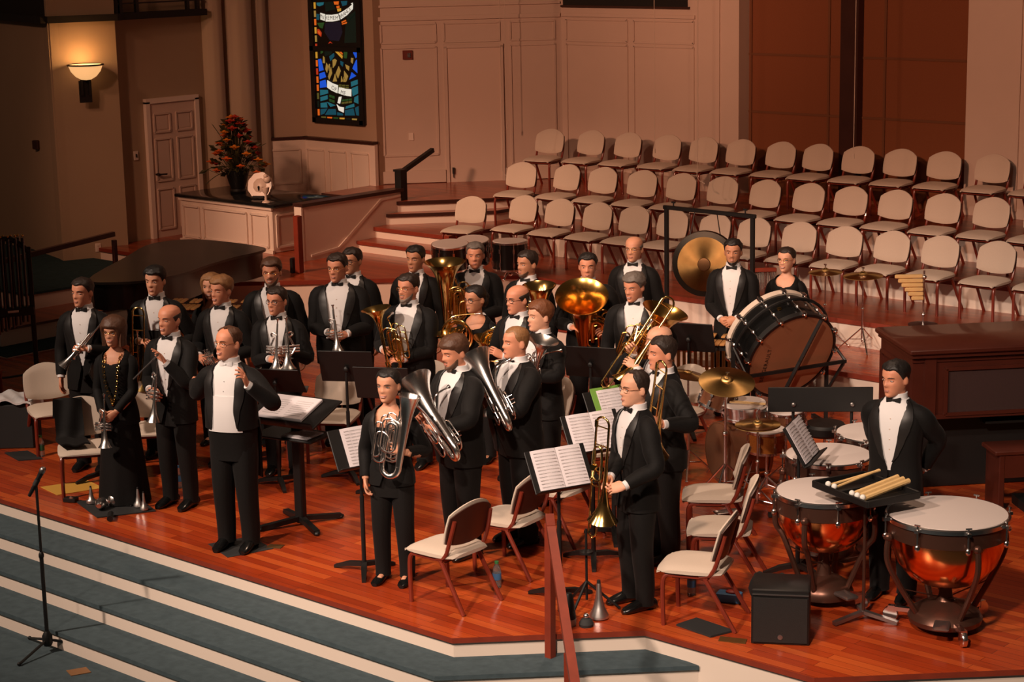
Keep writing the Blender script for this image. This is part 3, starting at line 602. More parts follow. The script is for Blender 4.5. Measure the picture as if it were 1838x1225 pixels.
# ------------------------------------------------------------------ drums and other percussion
def X(loc=(0, 0, 0), rz=0, rx=0, ry=0): return Matrix.Translation(loc)@Matrix.Rotation(R(rz), 4, 'Z')@Matrix.Rotation(R(rx), 4, 'X')@Matrix.Rotation(R(ry), 4, 'Y')
def frame_z(o, z, up=(0, 0, 1)):      # matrix whose local +Z points along z and whose +Y leans to up
    z = V3(z).normalized(); x = V3(up).cross(z); x = x.normalized() if x.length > 1e-5 else V3((1, 0, 0)); y = z.cross(x)
    return Matrix(((x.x, y.x, z.x, o[0]), (x.y, y.y, z.y, o[1]), (x.z, y.z, z.z, o[2]), (0, 0, 0, 1)))
def timpani(label, x, y, r, h, rot):
    t = thing('timpani', label, 'timpani', (x, y, 0), R(rot), 'timpani')
    b = h-.10-r*1.02
    obj('bowl', M().lathe([(.06, b), (r*.35, b+.015), (r*.62, b+r*.16), (r*.83, b+r*.42), (r*.93, b+r*.72), (r*.955, b+r*1.0), (r*.955, h-.03)], 48), 'copper', t)
    obj('head', M().lathe([(r*.97, h-.012), (r*.975, h-.002), (r*.95, h), (.001, h+.001)], 56), 'head', t)
    obj('hoop', M().lathe([(r*.965, h-.035), (r*1.02, h-.04), (r*1.025, h-.012), (r*1.0, h-.004), (r*.968, h-.008)], 56, cap=False), 'chrome', t)
    obj('collar', M().lathe([(r*.93, h-.16), (r*.985, h-.15), (r*.99, h-.05), (r*.96, h-.04)], 56, cap=False), 'bronze', t)
    for i in range(8):
        a = 2*PI*(i+.5)/8; c, s = math.cos(a), math.sin(a); q = r*1.055; m = M()
        m.tube([(q*c, q*s, h-.17), (q*c, q*s, h+.012)], .007, 6); m.tube([(q*c-s*.022, q*s+c*.022, h+.012), (q*c+s*.022, q*s-c*.022, h+.012)], .007, 6)
        m.box((q*c*.99, q*s*.99, h-.03), (.05, .03, .022), rz=a); m.ell((q*c, q*s, h-.15), (.02, .02, .028), 8, 6)
        obj('lug', m, 'chrome', t)
    for i in range(4):
        a = 2*PI*(i+.35)/4; c, s = math.cos(a), math.sin(a)
        m = M(); m.tube(smooth_path([(c*r*1.06, s*r*1.06, h-.13), (c*r*1.08, s*r*1.08, h-.30), (c*r*.88, s*r*.88, b+.05), (c*r*.52, s*r*.52, .13)], 5), .021, 8); m.ell((c*r*1.06, s*r*1.06, h-.14), .032, 8, 6)
        m.tube([(c*r*.80, s*r*.80, b+.0), (0, 0, b-.10)], .005, 5)
        obj('strut', m, 'bronze', t)
    obj('base', M().lathe([(r*.60, .055), (r*.62, .09), (r*.56, .135), (r*.40, .175), (r*.16, .21), (.05, .24), (.035, b+.02)], 32), 'bronze', t)
    obj('pedal', M().rbox((0, -r*.62, .12), (.11, .26, .03), .01, mtx=None), 'steel', t)
    for i in range(3):
        a = 2*PI*i/3-PI/2+.4; c, s = math.cos(a), math.sin(a)
        m = M(); m.bar((c*r*.5, s*r*.5, .10), (c*r*.90, s*r*.90, .10), .04, .03); m.lathe([(.052, -.018), (.055, -.014), (.055, .014), (.052, .018)], 16, mtx=X((c*r*.92, s*r*.92, .056), math.degrees(a), 90)); m.box((c*r*.90, s*r*.90, .095), (.05, .045, .05), rz=a)
        obj('caster', m, 'chrome', t)
    return t
timpani('largest copper timpani at the right front of the stage', 5.52, -2.30, .420, .85, 25)
timpani('copper timpani beside the monitor speaker, front left of the timpanist', 4.55, -2.36, .355, .85, 70)
timpani('copper timpani with a slanted music stand over its head', 4.03, -1.50, .335, .85, 10)
timpani('smallest timpani, partly hidden behind the standing timpanist', 3.97, -.70, .325, .85, 40)

def drum(m_shell, r, d, hoop, lugs, parent, shell='black', head='head', nl=8, hm='chrome'):
    obj('shell', M().lathe([(r*.97, 0), (r, .004), (r, d-.004), (r*.97, d)], 40), shell, parent)
    obj('head', M().lathe([(r*.99, d-.002), (r*.985, d+.008), (.001, d+.009)], 40), head, parent)
    for z in (.004, d-.022): obj('hoop', M().lathe([(r*.99, z), (r*1.045, z), (r*1.045, z+hoop), (r*.995, z+hoop)], 40, cap=False), hm, parent)
    for i in range(nl):
        a = 2*PI*(i+.3)/nl; c, s = math.cos(a)*r*1.035, math.sin(a)*r*1.035; m = M()
        m.tube([(c, s, .01), (c, s, d)], .005, 5); m.box((c*.99, s*.99, d*.72), (.03, .024, .055), rz=a); m.box((c*.99, s*.99, d*.25), (.03, .024, .055), rz=a)
        obj('lug', m, 'chrome', parent)
def stand_legs(p, z0, z1, spread, r=.010, mt='chrome', n=3, a0=.3, mid=None):
    obj('pole', M().tube([(0, 0, z0+.10), (0, 0, z1)], r, 8).tube([(0, 0, z0+.10), (0, 0, z0+(z1-z0)*.55)], r*1.4, 8).ell((0, 0, z0+(z1-z0)*.55), r*2.2, 8, 6), mt, p)
    for i in range(n):
        a = a0+2*PI*i/n; c, s = math.cos(a), math.sin(a)
        obj('leg', M().tube([(0, 0, z0+spread*1.0), (c*spread, s*spread, z0+.012)], r*.9, 6).tube([(0, 0, z0+.13), (c*spread*.55, s*spread*.55, z0+spread*.46)], r*.6, 5).ell((c*spread, s*spread, z0+.014), r*1.5, 6, 5), mt, p)
for lb, x, y, r, d, tl, zb in (('black concert tom, leftmost and larger of the pair behind the gold tuba bell', -4.52, 3.24, .225, .32, 6, .76), ('small black concert tom tucked behind the larger left tom', -4.47, 3.60, .20, .30, 8, .79), ('black concert tom standing alone right of the grey-haired tuba player', -4.03, 3.80, .215, .36, 0, .72)):
    t = thing('concert_tom', lb, 'drum', group='concert toms', mtx=X((x, y, zb), 40, tl)); drum(None, r, d, .024, 8, t)
    q = thing('tom_stand', 'chrome tripod stand under the '+lb.split(',')[0].split(' tucked')[0].split(' standing')[0], 'drum stand', (x, y, .6), .4, 'concert tom stands'); stand_legs(q, 0, zb-.6-.005, .16, .012)
# big concert bass drum, tilted in its cradle
ax = V3((.8390, -.3521, -.4149)).normalized()
BC_ = V3((1.76, 1.38, .81)); BR, BD = .475, .42
bm = frame_z(BC_-ax*BD, ax)
t = thing('bass_drum', 'huge black concert bass drum with brown head, tilted on its stand', 'drum', mtx=bm)
obj('shell', M().lathe([(BR*.97, .02), (BR*.975, .022), (BR*.975, BD-.02), (BR*.97, BD-.02)], 56), 'black', t)
obj('front_head', M().lathe([(BR*.97, BD-.01), (BR*.965, BD), (.001, BD+.002)], 56), 'calf', t, 'worn brown drum head with dark lettering')
obj('rear_head', M().lathe([(.001, -.002), (BR*.965, 0), (BR*.97, .01)], 56), 'head', t)
obj('hoop', M().lathe([(BR*.965, BD-.05), (BR*1.02, BD-.05), (BR*1.025, BD+.006), (BR*.97, BD+.008)], 56, cap=False), 'matte', t)
obj('hoop', M().lathe([(BR*.965, -.008), (BR*1.025, -.006), (BR*1.02, .05), (BR*.965, .05)], 56, cap=False), 'cream', t, 'cream rear hoop')
for i in range(12):
    a = 2*PI*i/12; c, s = math.cos(a)*BR*1.03, math.sin(a)*BR*1.03
    m = M(); m.tube([(c, s, -.02), (c, s, BD+.02)], .006, 6); m.rbox((c*1.01, s*1.01, BD-.01), (.05, .03, .05), .005, mtx=None); m.rbox((c*1.01, s*1.01, .03), (.05, .03, .05), .005); m.ell((c, s, BD*.68), (.018, .018, .03), 8, 6); m.ell((c, s, BD*.32), (.018, .018, .03), 8, 6); m.tube([(c, s, BD+.01), (c*1.0, s*1.0, BD+.035)], .012, 6)
    obj('tension_rod', m, 'chrome', t)
obj('badge', M().lathe([(.024, 0), (.022, .006), (.001, .007)], 16, mtx=frame_z((BR*.985*math.cos(1.9), BR*.985*math.sin(1.9), BD*.55), (math.cos(1.9), math.sin(1.9), 0))), 'gold', t)
text('lettering', 'BERGERAULT', Matrix(((0, -1, 0, -.275), (1, 0, 0, -.075), (0, 0, 1, BD+.004), (0, 0, 0, 1))), .06, 'matte', t, 1.12)
t = thing('bass_drum_stand', 'black steel cradle with crossed bars holding the concert bass drum', 'drum stand', (BC_.x, BC_.y, 0))
il = Matrix.Translation((-BC_.x, -BC_.y, 0)); F_ = il@bm
def fp(x, y, z): return F_@V3((x, y, z))
ux = V3((1, 0, 0)); e = [V3((-.50, -.13, 0)), V3((.62, -.10, 0))]
obj('crossbar', M().bar(fp(-.50, -.13, BD+.06), fp(.62, -.10, BD+.06), .035, .03), 'matte', t); obj('crossbar', M().bar(fp(.145, .47, BD+.095), fp(-.075, -.52, BD+.095), .035, .03), 'matte', t)
ringp = [fp(1.10*BR*math.cos(2*PI*i/40), 1.10*BR*math.sin(2*PI*i/40), BD*.5) for i in range(40)]
obj('ring', M().tube(ringp, .016, 6, closed=True), 'matte', t)
for k, sgn in ((0, -1), (1, 1)):
    p = fp(ux.x*sgn*BR*1.13, ux.y*sgn*BR*1.13, BD*.5)
    m = M(); m.bar(p, (p.x, p.y, .03), .035, .035); m.bar((p.x-.28, p.y+.2, .03), (p.x+.28, p.y-.2, .03), .04, .04); m.tube([p+V3((0, 0, .02)), fp(e[k].x, e[k].y, BD+.06)], .014, 6)
    m.bar((p.x, p.y, .35), fp(e[k].x*.98, e[k].y*.98, BD+.06), .025, .025)
    obj('upright', m, 'matte', t)
    for dx, dy in ((-.26, .19), (.26, -.19)):
        obj('caster', M().ell((p.x+dx, p.y+dy, .028), .028, 10, 7), 'rubber', t)
pL, pR = fp(*(ux*-BR*1.13)[:2], BD*.5), fp(*(ux*BR*1.13)[:2], BD*.5)
obj('base_bar', M().bar((pL.x, pL.y, .05), (pR.x, pR.y, .05), .04, .04), 'matte', t)
# gong on its frame
gL, gR = V3((-1.32, 3.45, .3)), V3((-.12, 3.42, .3))
t = thing('gong_stand', 'tall black stand that carries the bronze gong', 'gong stand', gL)
w = (gR-gL).length; t.rotation_euler = (0, 0, math.atan2(gR.y-gL.y, gR.x-gL.x))
for x in (0, w): obj('post', M().rbox((x, 0, .74), (.045, .045, 1.48), .006), 'matte', t)
obj('crossbar', M().rbox((w/2, 0, 1.46), (w+.08, .045, .045), .006), 'matte', t)
for x in (0, w): obj('foot', M().rbox((x, 0, .02), (.06, .50, .04), .008), 'matte', t); 
for x in (.1, w-.1): obj('wing_bolt', M().tube([(x, 0, 1.48), (x, 0, 1.52)], .008).box((x, 0, 1.525), (.05, .012, .02)), 'matte', t)
gmx = frame_z((-.74, 3.38, 1.175), V3((.42, -.90, .06)))
t = thing('gong', 'large hammered bronze gong with dark rim behind the percussion man', 'gong', mtx=gmx)
MT['gongm'] = mat('gong_bronze', (.34, .19, .065), .42, 1.0, 7, .45, .06); radial_sheen(MT['gongm'], .85)
obj('disc', M().lathe([(.001, .030), (.07, .030), (.075, .020), (.30, .006), (.365, -.008), (.372, -.06), (.365, -.06), (.355, -.015), (.001, 0)], 64), 'gongm', t)
obj('rim', M().lathe([(.305, .0068), (.366, -.0068), (.374, -.06), (.369, -.06)], 64, cap=False), mat('dark_patina', (.03, .024, .018), .4, .8), t)
obj('boss', M().lathe([(.001, .036), (.05, .035), (.07, .031), (.072, .028)], 40), mat('gong_boss', (.16, .08, .035), .45, .9), t)
for s in (-1, 1):
    a = V3((s*.17, .325, -.03)); w_ = gmx@a; obj('cord', M().tube([a, gmx.inverted()@V3((w_.x, 3.435, 1.74))], .006, 5), 'matte', t)
def cymbal(name, label, mtx, r, grp='cymbals'):
    t = thing(name, label, 'cymbal', group=grp, mtx=mtx)
    obj('bow', M().lathe([(r, -.03*r/.25), (r*.99, -.026*r/.25), (r*.6, -.008), (r*.22, .0), (.001, .001), (.001, -.004), (r*.6, -.013), (r*.985, -.032*r/.25)], 48), 'cymbal', t)
    obj('bell', M().lathe([(r*.23, 0), (r*.19, .016), (r*.09, .028), (.001, .03)], 24), 'cymbal', t)
    obj('wing_nut', M().tube([(0, 0, .028), (0, 0, .065)], .007).box((0, 0, .066), (.035, .008, .014)), 'chrome', t)
for lb, x, y, r, a in (('small suspended cymbal on a chrome stand, left of two, behind the bass drum', .50, 3.92, .185, .3), ('suspended cymbal on a chrome stand, right of two, beside the pale wood bars', .94, 3.98, .215, 1.0)):
    s_ = thing('cymbal_stand', 'chrome tripod stand under the '+lb.replace(' on a chrome stand', ''), 'cymbal stand', (x, y, .3), a, 'cymbal stands'); stand_legs(s_, 0, .85, .26, .009)
    cymbal('suspended_cymbal', lb, X((x, y, 1.153), 0, 3), r)
# pale wood bar chime on a stand
t = thing('wood_chimes', 'stepped rows of pale wooden bars clamped to a chrome pole', 'wood chimes', (1.50, 4.30, .6), R(42))
obj('pole', M().tube([(0, 0, .02), (0, 0, .60)], .012).ell((0, -.01, .53), .028, 8, 6).ell((0, -.01, .12), .022, 8, 6), 'chrome', t); obj('base', M().lathe([(.16, 0), (.16, .015), (.03, .03)], 20), 'darkwood', t)
for i in range(6):
    w_ = .30-.034*i; obj('bar', M().rbox((-.02-w_/2, -.03-.012*i, .545-.046*i+.022*0), (w_, .036, .043), .008), 'bamboo', t)
t = thing('bar_chimes', 'red-brown beam with a row of thin silver chime rods between the two percussionists', 'chimes', (-.05, 3.52, 0.3), R(44))
obj('beam', M().rbox((0, 0, .86), (.30, .05, .045), .006), 'trimwood', t)
obj('stand', M().tube([(-.13, .03, .01), (-.13, .03, .85)], .011).bar((-.13, -.2, .012), (-.13, .25, .012), .04, .02), 'matte', t)
for i in range(16): obj('rod', M().tube([(-.135+.018*i, 0, .84), (-.135+.018*i, 0, .56+.012*i)], .0055, 6), 'silver', t)

# drum kit pieces, each a thing of its own
MT['orange_shell'] = mat('orange_sparkle_shell', (.40, .13, .025), .3, .3, 90, .4); MT['copper_shell'] = mat('bronze_lacquer_shell', (.18, .07, .035), .25, .3)
t = thing('kit_bass_drum', 'drum kit bass drum with bronze shell and clear head', 'drum', mtx=frame_z(V3((2.32, .02, .285)), V3((-.42, -.88, .0)))); drum(None, .27, .38, .03, 8, t, 'copper_shell', mat('smoky_head', (.12, .055, .03), .2), 8, 'copper_shell')
for s in (-1, 1): obj('spur', M().tube([(s*.26, -.02, .2), (s*.33, -.275, .34)], .008, 6), 'chrome', t)
t = thing('kit_rack_tom', 'bronze rack tom with chrome hardware above the kit bass drum', 'drum', mtx=frame_z(V3((2.02, -.25, .66)), V3((.25, .25, .93)))); drum(None, .15, .20, .022, 6, t, 'copper_shell')
t = thing('kit_snare_drum', 'snare drum with white head under the tilted ride cymbal', 'drum', mtx=frame_z(V3((2.30, -.16, .60)), V3((.02, -.08, 1)))); drum(None, .19, .13, .022, 8, t, 'chrome')
q = thing('snare_stand', 'chrome stand under the snare drum', 'drum stand', (2.30, -.16, 0), .6); stand_legs(q, 0, .59, .2, .01)
t = thing('kit_tom', 'rack tom with white head and chrome rim, right of the snare drum', 'drum', mtx=frame_z(V3((2.62, .02, .52)), V3((.05, -.12, 1)))); drum(None, .165, .18, .022, 6, t, 'copper_shell')
q = thing('tom_stand', 'chrome stand under the right rack tom', 'drum stand', (2.62, .02, 0), .9); stand_legs(q, 0, .51, .2, .01)
t = thing('kit_floor_tom', 'orange sparkle drum with chrome rims below the hi-hat cymbals', 'drum', (2.74, -.46, .42)); drum(None, .165, .20, .022, 8, t, 'orange_shell')
q = thing('tom_stand', 'chrome stand under the orange sparkle drum', 'drum stand', (2.74, -.46, 0), .2); stand_legs(q, 0, .41, .2, .01)
q = thing('cymbal_stand', 'chrome boom stand of the tilted ride cymbal in the drum kit', 'cymbal stand', (2.42, -.62, 0), .5); stand_legs(q, 0, 1.03, .3, .011)
cymbal('ride_cymbal', 'large tilted ride cymbal over the drum kit', frame_z(V3((2.42, -.60, 1.045)), V3((.24, -.22, .93))), .245, 'kit cymbals')
q = thing('hi_hat_stand', 'chrome hi-hat stand at the right of the drum kit', 'cymbal stand', (2.95, -.90, 0), .1); stand_legs(q, 0, .85, .24, .009)
cymbal('hi_hat', 'upper hi-hat cymbal beside the long black desk', X((2.95, -.90, .80), 0, 2), .19, 'kit cymbals')
cymbal('hi_hat', 'lower hi-hat cymbal, upturned beneath the other', X((2.95, -.90, .765), 0, 182), .19, 'kit cymbals')
t = thing('crash_cymbal', 'dark golden crash cymbal at the left of the drum kit', 'cymbal', mtx=frame_z(V3((1.78, -.30, .96)), V3((.15, .1, .97)))); obj('bow', M().lathe([(.19, -.022), (.11, -.006), (.04, 0), (.03, .018), (.001, .022), (.001, .015), (.11, -.011), (.188, -.026)], 40), 'cymbal', t)
q = thing('cymbal_stand', 'chrome stand under the dark crash cymbal', 'cymbal stand', (1.78, -.30, 0), .8); stand_legs(q, 0, .95, .25, .010)
for i, (x, y, lb) in enumerate(((2.85, .28, 'black drum stool behind the orange sparkle drum'), (.35, 1.95, 'pale round-topped stool behind the bald trombonist'))):
    t = thing('drum_stool', lb, 'stool', (x, y, 0), .4*i); obj('seat', M().lathe([(.17, .44), (.19, .46), (.19, .52), (.17, .545), (.001, .55)], 28), ['matte', 'cream'][i], t); stand_legs(t, 0, .45, .22, .012)
t = thing('drum_pedal', 'chrome foot pedal standing in front of the kit', 'pedal', (2.75, -1.02, 0), R(-30)); obj('plate', M().rbox((0, 0, .02), (.10, .26, .02), .006), 'steel', t); obj('tower', M().box((-.05, .1, .12), (.014, .02, .22)).box((.05, .1, .12), (.014, .02, .22)).tube([(-.06, .1, .22), (.06, .1, .22)], .008).tube([(0, .1, .22), (0, .06, .34)], .005), 'chrome', t); obj('beater', M().ell((0, .055, .35), .024, 8, 6), 'felt', t)
t = thing('drumsticks', 'pair of wooden drumsticks lying on the snare drum head', 'drumsticks', (2.30, -.16, .742))
obj('stick', M().tube([(-.12, -.08, .007), (.20, .03, .007)], .007, 6), 'bamboo', t); obj('stick', M().tube([(-.08, -.12, .007), (.22, .0, .007)], .007, 6), 'bamboo', t)
# mallet instruments
def mallet(label, x, y, rz, n, L, h, bars='bar', name='xylophone'):
    t = thing(name, label, 'xylophone', (x, y, 0), R(rz), 'mallet instruments')
    obj('rails', M().bar((-L/2, -.16, h-.03), (L/2, -.10, h-.03), .03, .05).bar((-L/2, .26, h-.03), (L/2, .16, h-.03), .03, .05).bar((-L/2, .05, h-.03), (L/2, .05, h-.03), .03, .05), 'matte', t)
    for s in (-1, 1): obj('end_frame', M().box((s*L/2, .04, h-.05), (.04, .56, .12)).box((s*L/2, .04, .05), (.04, .5, .05)).box((s*L/2, .04, h/2), (.04, .08, h-.1)), 'matte', t)
    for i in range(n):
        f = (i+.5)/n; xx = -L/2+.03+(L-.06)*f; l = .34-.15*f
        obj('bar', M().rbox((xx, -.06-.0, h+.01), (L/n*.86, l, .02), .005), bars, t)
        if i % 7 in (0, 1, 3, 4, 5): obj('bar', M().rbox((xx+L/n/2, .18-.02*f, h+.035), (L/n*.8, l*.72, .02), .005), bars, t)
        obj('resonator', M().tube([(xx, -.06, h-.05), (xx, -.06, h-.20-.25*(1-f))], .017, 8), 'cymbal', t)
    return t
mallet('wooden-bar xylophone on a black frame behind the two left trumpet players', -4.75, -.62, 35, 18, 1.1, .86)
mallet('wooden-bar marimba left of the concert bass drum', .58, 1.40, 26, 20, 1.2, .80, name='marimba')
# tubular bells on the left
t = thing('tubular_bells', 'tall black rack of tubular bells at the left edge of the stage', 'tubular bells', (-6.40, -2.22, 0), R(66))
LX = .52
for s in (-1, 1):
    obj('post', M().rbox((s*LX, 0, .80), (.05, .05, 1.50), .006), 'matte', t); obj('foot', M().bar((s*LX, -.32, .06), (s*LX, .32, .06), .05, .04), 'matte', t)
    for y in (-.31, .31): obj('caster', M().ell((s*LX, y, .03), .03, 8, 6), 'rubber', t)
obj('top_rail', M().tube(smooth_path([(-LX, 0, 1.54), (-LX*.7, 0, 1.66), (LX*.45, 0, 1.66), (LX*.75, 0, 1.62), (LX, 0, 1.50)], 6), .028, 8), 'matte', t)
obj('lower_rail', M().rbox((0, 0, .84), (LX*2.05, .10, .10), .008), 'matte', t); obj('name_plate', M().rbox((.30, -.052, .85), (.12, .008, .025), .002), 'white', t)
obj('foot_rail', M().tube(smooth_path([(-LX, 0, .13), (-.2, -.05, .22), (.1, -.05, .12), (LX, 0, .13)], 5), .014, 6), 'matte', t)
for i in range(24):
    x = -.46+.92*i/23; y = -.03 if i % 2 else .03; zb = .38+.34*(i/23)
    obj('bell_tube', M().tube([(x, y, zb), (x, y, 1.60)], .0165, 10).tube([(x, y, 1.60), (x, y, 1.66)], .02, 10), mat('dark_chrome_tube', (.16, .15, .15), .25, 1.0) if i == 0 else MT_bell, t) if i else None
    if i == 0: MT_bell = mat('dark_chrome_tube', (.13, .12, .12), .28, 1.0); obj('bell_tube', M().tube([(x, y, zb), (x, y, 1.60)], .0165, 10).tube([(x, y, 1.60), (x, y, 1.66)], .02, 10), MT_bell, t)
    obj('tube_cap', M().ell((x, y, 1.685), .015, 8, 6), 'brass', t)
# grand piano
MT['ebony'] = mat('worn_black_lid', (.016, .017, .016), .30)
t = thing('grand_piano', 'black grand piano with closed lid behind the left of the band', 'piano', (-7.0, .6, 0))
out = [(-6.55, -.72), (-6.10, -.60), (-5.93, -.25), (-5.98, .25), (-6.20, .80), (-6.36, 1.35), (-6.42, 1.75), (-6.60, 2.02), (-7.3, 2.06), (-7.95, 1.9), (-8.05, 1.35), (-7.5, .55)]
out = [(x+7.0, y-.6) for x, y in out]; sm = [(p.x, p.y) for p in smooth_path([(x, y, 0) for x, y in out], 4, True)]
obj('lid', M().prism(sm, .965, .995), 'ebony', t); obj('case', M().prism([(x*.97, y*.97) for x, y in sm], .66, .965), 'black', t)
for x, y in ((.65, -.85), (-.3, .9), (.2, .9)): obj('leg', M().lathe([(.05, .02), (.045, .08), (.06, .4), (.08, .60), (.08, .66)], 12, mtx=Matrix.Translation((x, y, .0 if y < 0 else .0))), 'black', t)
obj('lyre', M().box((.3, -.3, .35), (.12, .06, .62)), 'black', t)
# organ console on the right
P0 = V3((3.70, .33, 0)); th_o = math.atan2(.76, .67)
t = thing('organ_console', 'large dark mahogany organ console at the right of the stage', 'organ', P0, th_o)
m = M(); m.rbox((1.3, .48, 1.285), (2.68, 1.02, .05), .012); m.box((1.3, .48, 1.245), (2.63, .97, .03)); obj('top', m, 'organ', t)
m = M(); m.box((1.3, .50, .96), (2.58, .90, .56)); m.box((1.3, .62, .34), (2.58, .66, .68)); obj('case', m, 'organ', t)
m = M(); panel_frame(m, (0, .05, 0), (1, 0, 0), .30, 2.5, .72, 1.12, (0, -1, 0), .03, .03); panel_frame(m, (.01, .06, 0), (0, 1, 0), .08, .82, .40, 1.12, (-1, 0, 0), .03, .03); m.box((1.3, .045, 1.20), (2.60, .02, .03)); m.box((1.3, .045, .70), (2.60, .03, .04)); m.box((.16, .04, .97), (.10, .03, .54)); obj('moulding', m, 'organ', t)
obj('cloth_panel', M().box((1.4, .045, .92), (2.16, .012, .38)), mat('dark_grille', (.03, .010, .008), .8, 0, 80, .3), t)
obj('knee_space_shade', M().box((1.3, .285, .34), (2.5, .02, .66)), 'matte', t)  # black sheet stands in for the shade of the knee space
for k in range(2): obj('manual', M().rbox((1.35, .20+.06*k, .60+.05*k), (1.3, .14, .03), .004), 'matte', t)
q = t.matrix_basis
t = thing('organ_bench', 'dark red wooden organ bench in front of the organ console', 'bench', P0+Matrix.Rotation(th_o, 3, 'Z')@V3((1.15, -.42, 0)), th_o)
obj('seat', M().rbox((0, 0, .52), (1.25, .34, .04), .008), 'organ', t)
for s in (-1, 1): obj('leg', M().rbox((s*.56, 0, .25), (.05, .32, .50), .006), 'organ', t)
obj('front_panel', M().rbox((0, -.14, .40), (1.08, .03, .20), .004), 'organ', t)
t = thing('pedalboard', 'organ pedalboard with a row of amber wooden pedals below the bench', 'pedalboard', P0+Matrix.Rotation(th_o, 3, 'Z')@V3((1.30, -.62, 0)), th_o)
obj('frame', M().box((0, .1, .04), (1.02, .44, .08)), 'matte', t)
for i in range(19): obj('pedal', M().rbox((-.45+.05*i, -.10, .105), (.03, .42, .045), .006), 'bar', t)

# ------------------------------------------------------------------ music stands and sheets
def music_stand(label, x, y, rz, h=1.05, tilt=28, w=.50, dh=.33, grp='black music stands', base=None):
    t = thing('music_stand', label, 'music stand', (x, y, 0), R(rz), grp)
    T = X((0, 0, h), 0, -tilt)
    m = M(); m.rbox((0, .012, .0), (w, .012, dh), .004, mtx=T); m.rbox((0, -.022, -dh/2), (w, .075, .012), .004, mtx=T); obj('desk', m, 'matte', t)
    obj('pole', M().tube([(0, .03, .07), (0, .03, h-.05)], .013, 8).tube([(0, .03, .07), (0, .03, h*.6)], .018, 8).ell((0, .035, h-.03), (.025, .02, .03), 8, 6), 'matte', t)
    for i in range(3):
        a = R(90+120*i+30); m = M(); c, s = math.cos(a), math.sin(a)
        m.rings([[V3((c*d-s*k*ww, .03+s*d+c*k*ww, z)) for k, z in ((-1, z0), (1, z0), (1, z1), (-1, z1))] for d, ww, z0, z1 in ((.0, .022, .05, .085), (.14, .022, .035, .07), (.27, .016, .002, .026))])
        obj('foot', m, 'matte', t)
    return t, T
def sheet(parent_xy, T, rz, label, w=.40, h=.29, pages=2, dx=0, dz=0):
    t = thing('sheet_music', label, 'sheet music', (parent_xy[0], parent_xy[1], 0), R(rz), 'sheet music')
    for p in range(pages):
        pw_ = w/pages; xx = -w/2+pw_*(p+.5)+dx
        m = M(); m.slab(lambda u, v, s: T@V3((xx+(u-.5)*pw_*.985, .002-.010*math.sin(u*PI)-(.003 if s == 0 else 0), (v-.5)*h+dz+.005)), 6, 2); obj('page', m, 'paper', t)
        m = M(); ns = 11
        for i in range(ns):
            z = (.5-(i+1)/(ns+1))*h+dz+.005
            for uu in range(5): m.box((xx+(uu-2)*pw_*.17, -.0115, z+.0), (pw_*.15, .002, h*.022), mtx=T)
        obj('staves', m, 'staff', t)
MT['staff'] = mat('printed_staves', (.58, .54, .55), .9)
for lb, x, y, rz, h, ti, sl, pg in (
  ('music stand with a single sheet, left of the smiling woman with the silver horn', 1.44, -4.02, 75, 1.02, 30, 'slanted sheet of music beside the smiling woman with the silver horn', 1),
  ('music stand with a two-page score behind the front handrail', 3.05, -3.56, 70, 1.02, 32, 'open two-page score on the stand behind the front handrail', 2),
  ('music stand with a two-page score left of the front trombonist', 2.68, -2.72, 70, 1.06, 32, 'open score left of the front trombonist\'s gold bell', 2),
  ('music stand with a green-edged folder behind the front trombonist', 2.42, -2.14, 72, 1.10, 32, 'white pages in a green folder behind the front trombonist', 1),
  ('black music stand seen from behind, in front of the tall flugelhorn player', -.62, -2.22, 212, 1.05, 22, None, 0),
  ('black music stand half hidden left of the horn woman\'s head', .02, -2.40, 210, 1.02, 22, None, 0),
  ('tall black music stand in front of the tuba player', 1.12, -.86, 204, 1.08, 24, None, 0),
  ('black music stand left of the concert bass drum near the marimba',   .90, .90, 200, .98, 24, None, 0),
  ('low black music stand behind the conductor\'s left arm', -.95, -2.78, 208, .98, 40, None, 0),
  ('black music stand right of the far left trumpet player', -2.36, -3.66, 140, .92, 25, None, 0),
  ('narrow music stand with slanted pages over the timpani head', 4.08, -1.94, 110, 1.06, 30, 'slanted white pages on the stand over the timpani', 2)):
    st, T = music_stand(lb, x, y, rz, h, ti)
    if sl: sheet((x, y), T, rz, sl, .42 if pg == 2 else .30, .31, pg)
    if sl and 'green' in sl: tag(obj('green_folder', M().rbox((-.03, -.001, .018), (.30, .004, .335), .002, mtx=Matrix.Translation((x, y, 0))@Matrix.Rotation(R(rz), 4, 'Z')@T), mat('green_card', (.16, .34, .05), .7)), 'green folder behind white pages on a stand behind the front trombonist', 'folder')
# long double desk behind the timpani
t = thing('double_desk', 'long black desk on two poles between drum kit and timpani', 'music stand', (3.42, -.68, 0), R(218))
obj('desk', M().rbox((0, 0, 1.03), (.86, .016, .21), .004, mtx=None), 'matte', t)
for x in (-.26, .22): obj('pole', M().tube([(x, -.03, .06), (x, -.03, 1.02)], .013, 8), 'matte', t); obj('clamp', M().ell((x, .018, .99), (.02, .012, .02), 8, 6), 'steel', t); obj('foot', M().bar((x, -.3, .03), (x, .24, .03), .05, .03).bar((x-.2, -.03, .03), (x+.2, -.03, .03), .05, .03), 'matte', t)
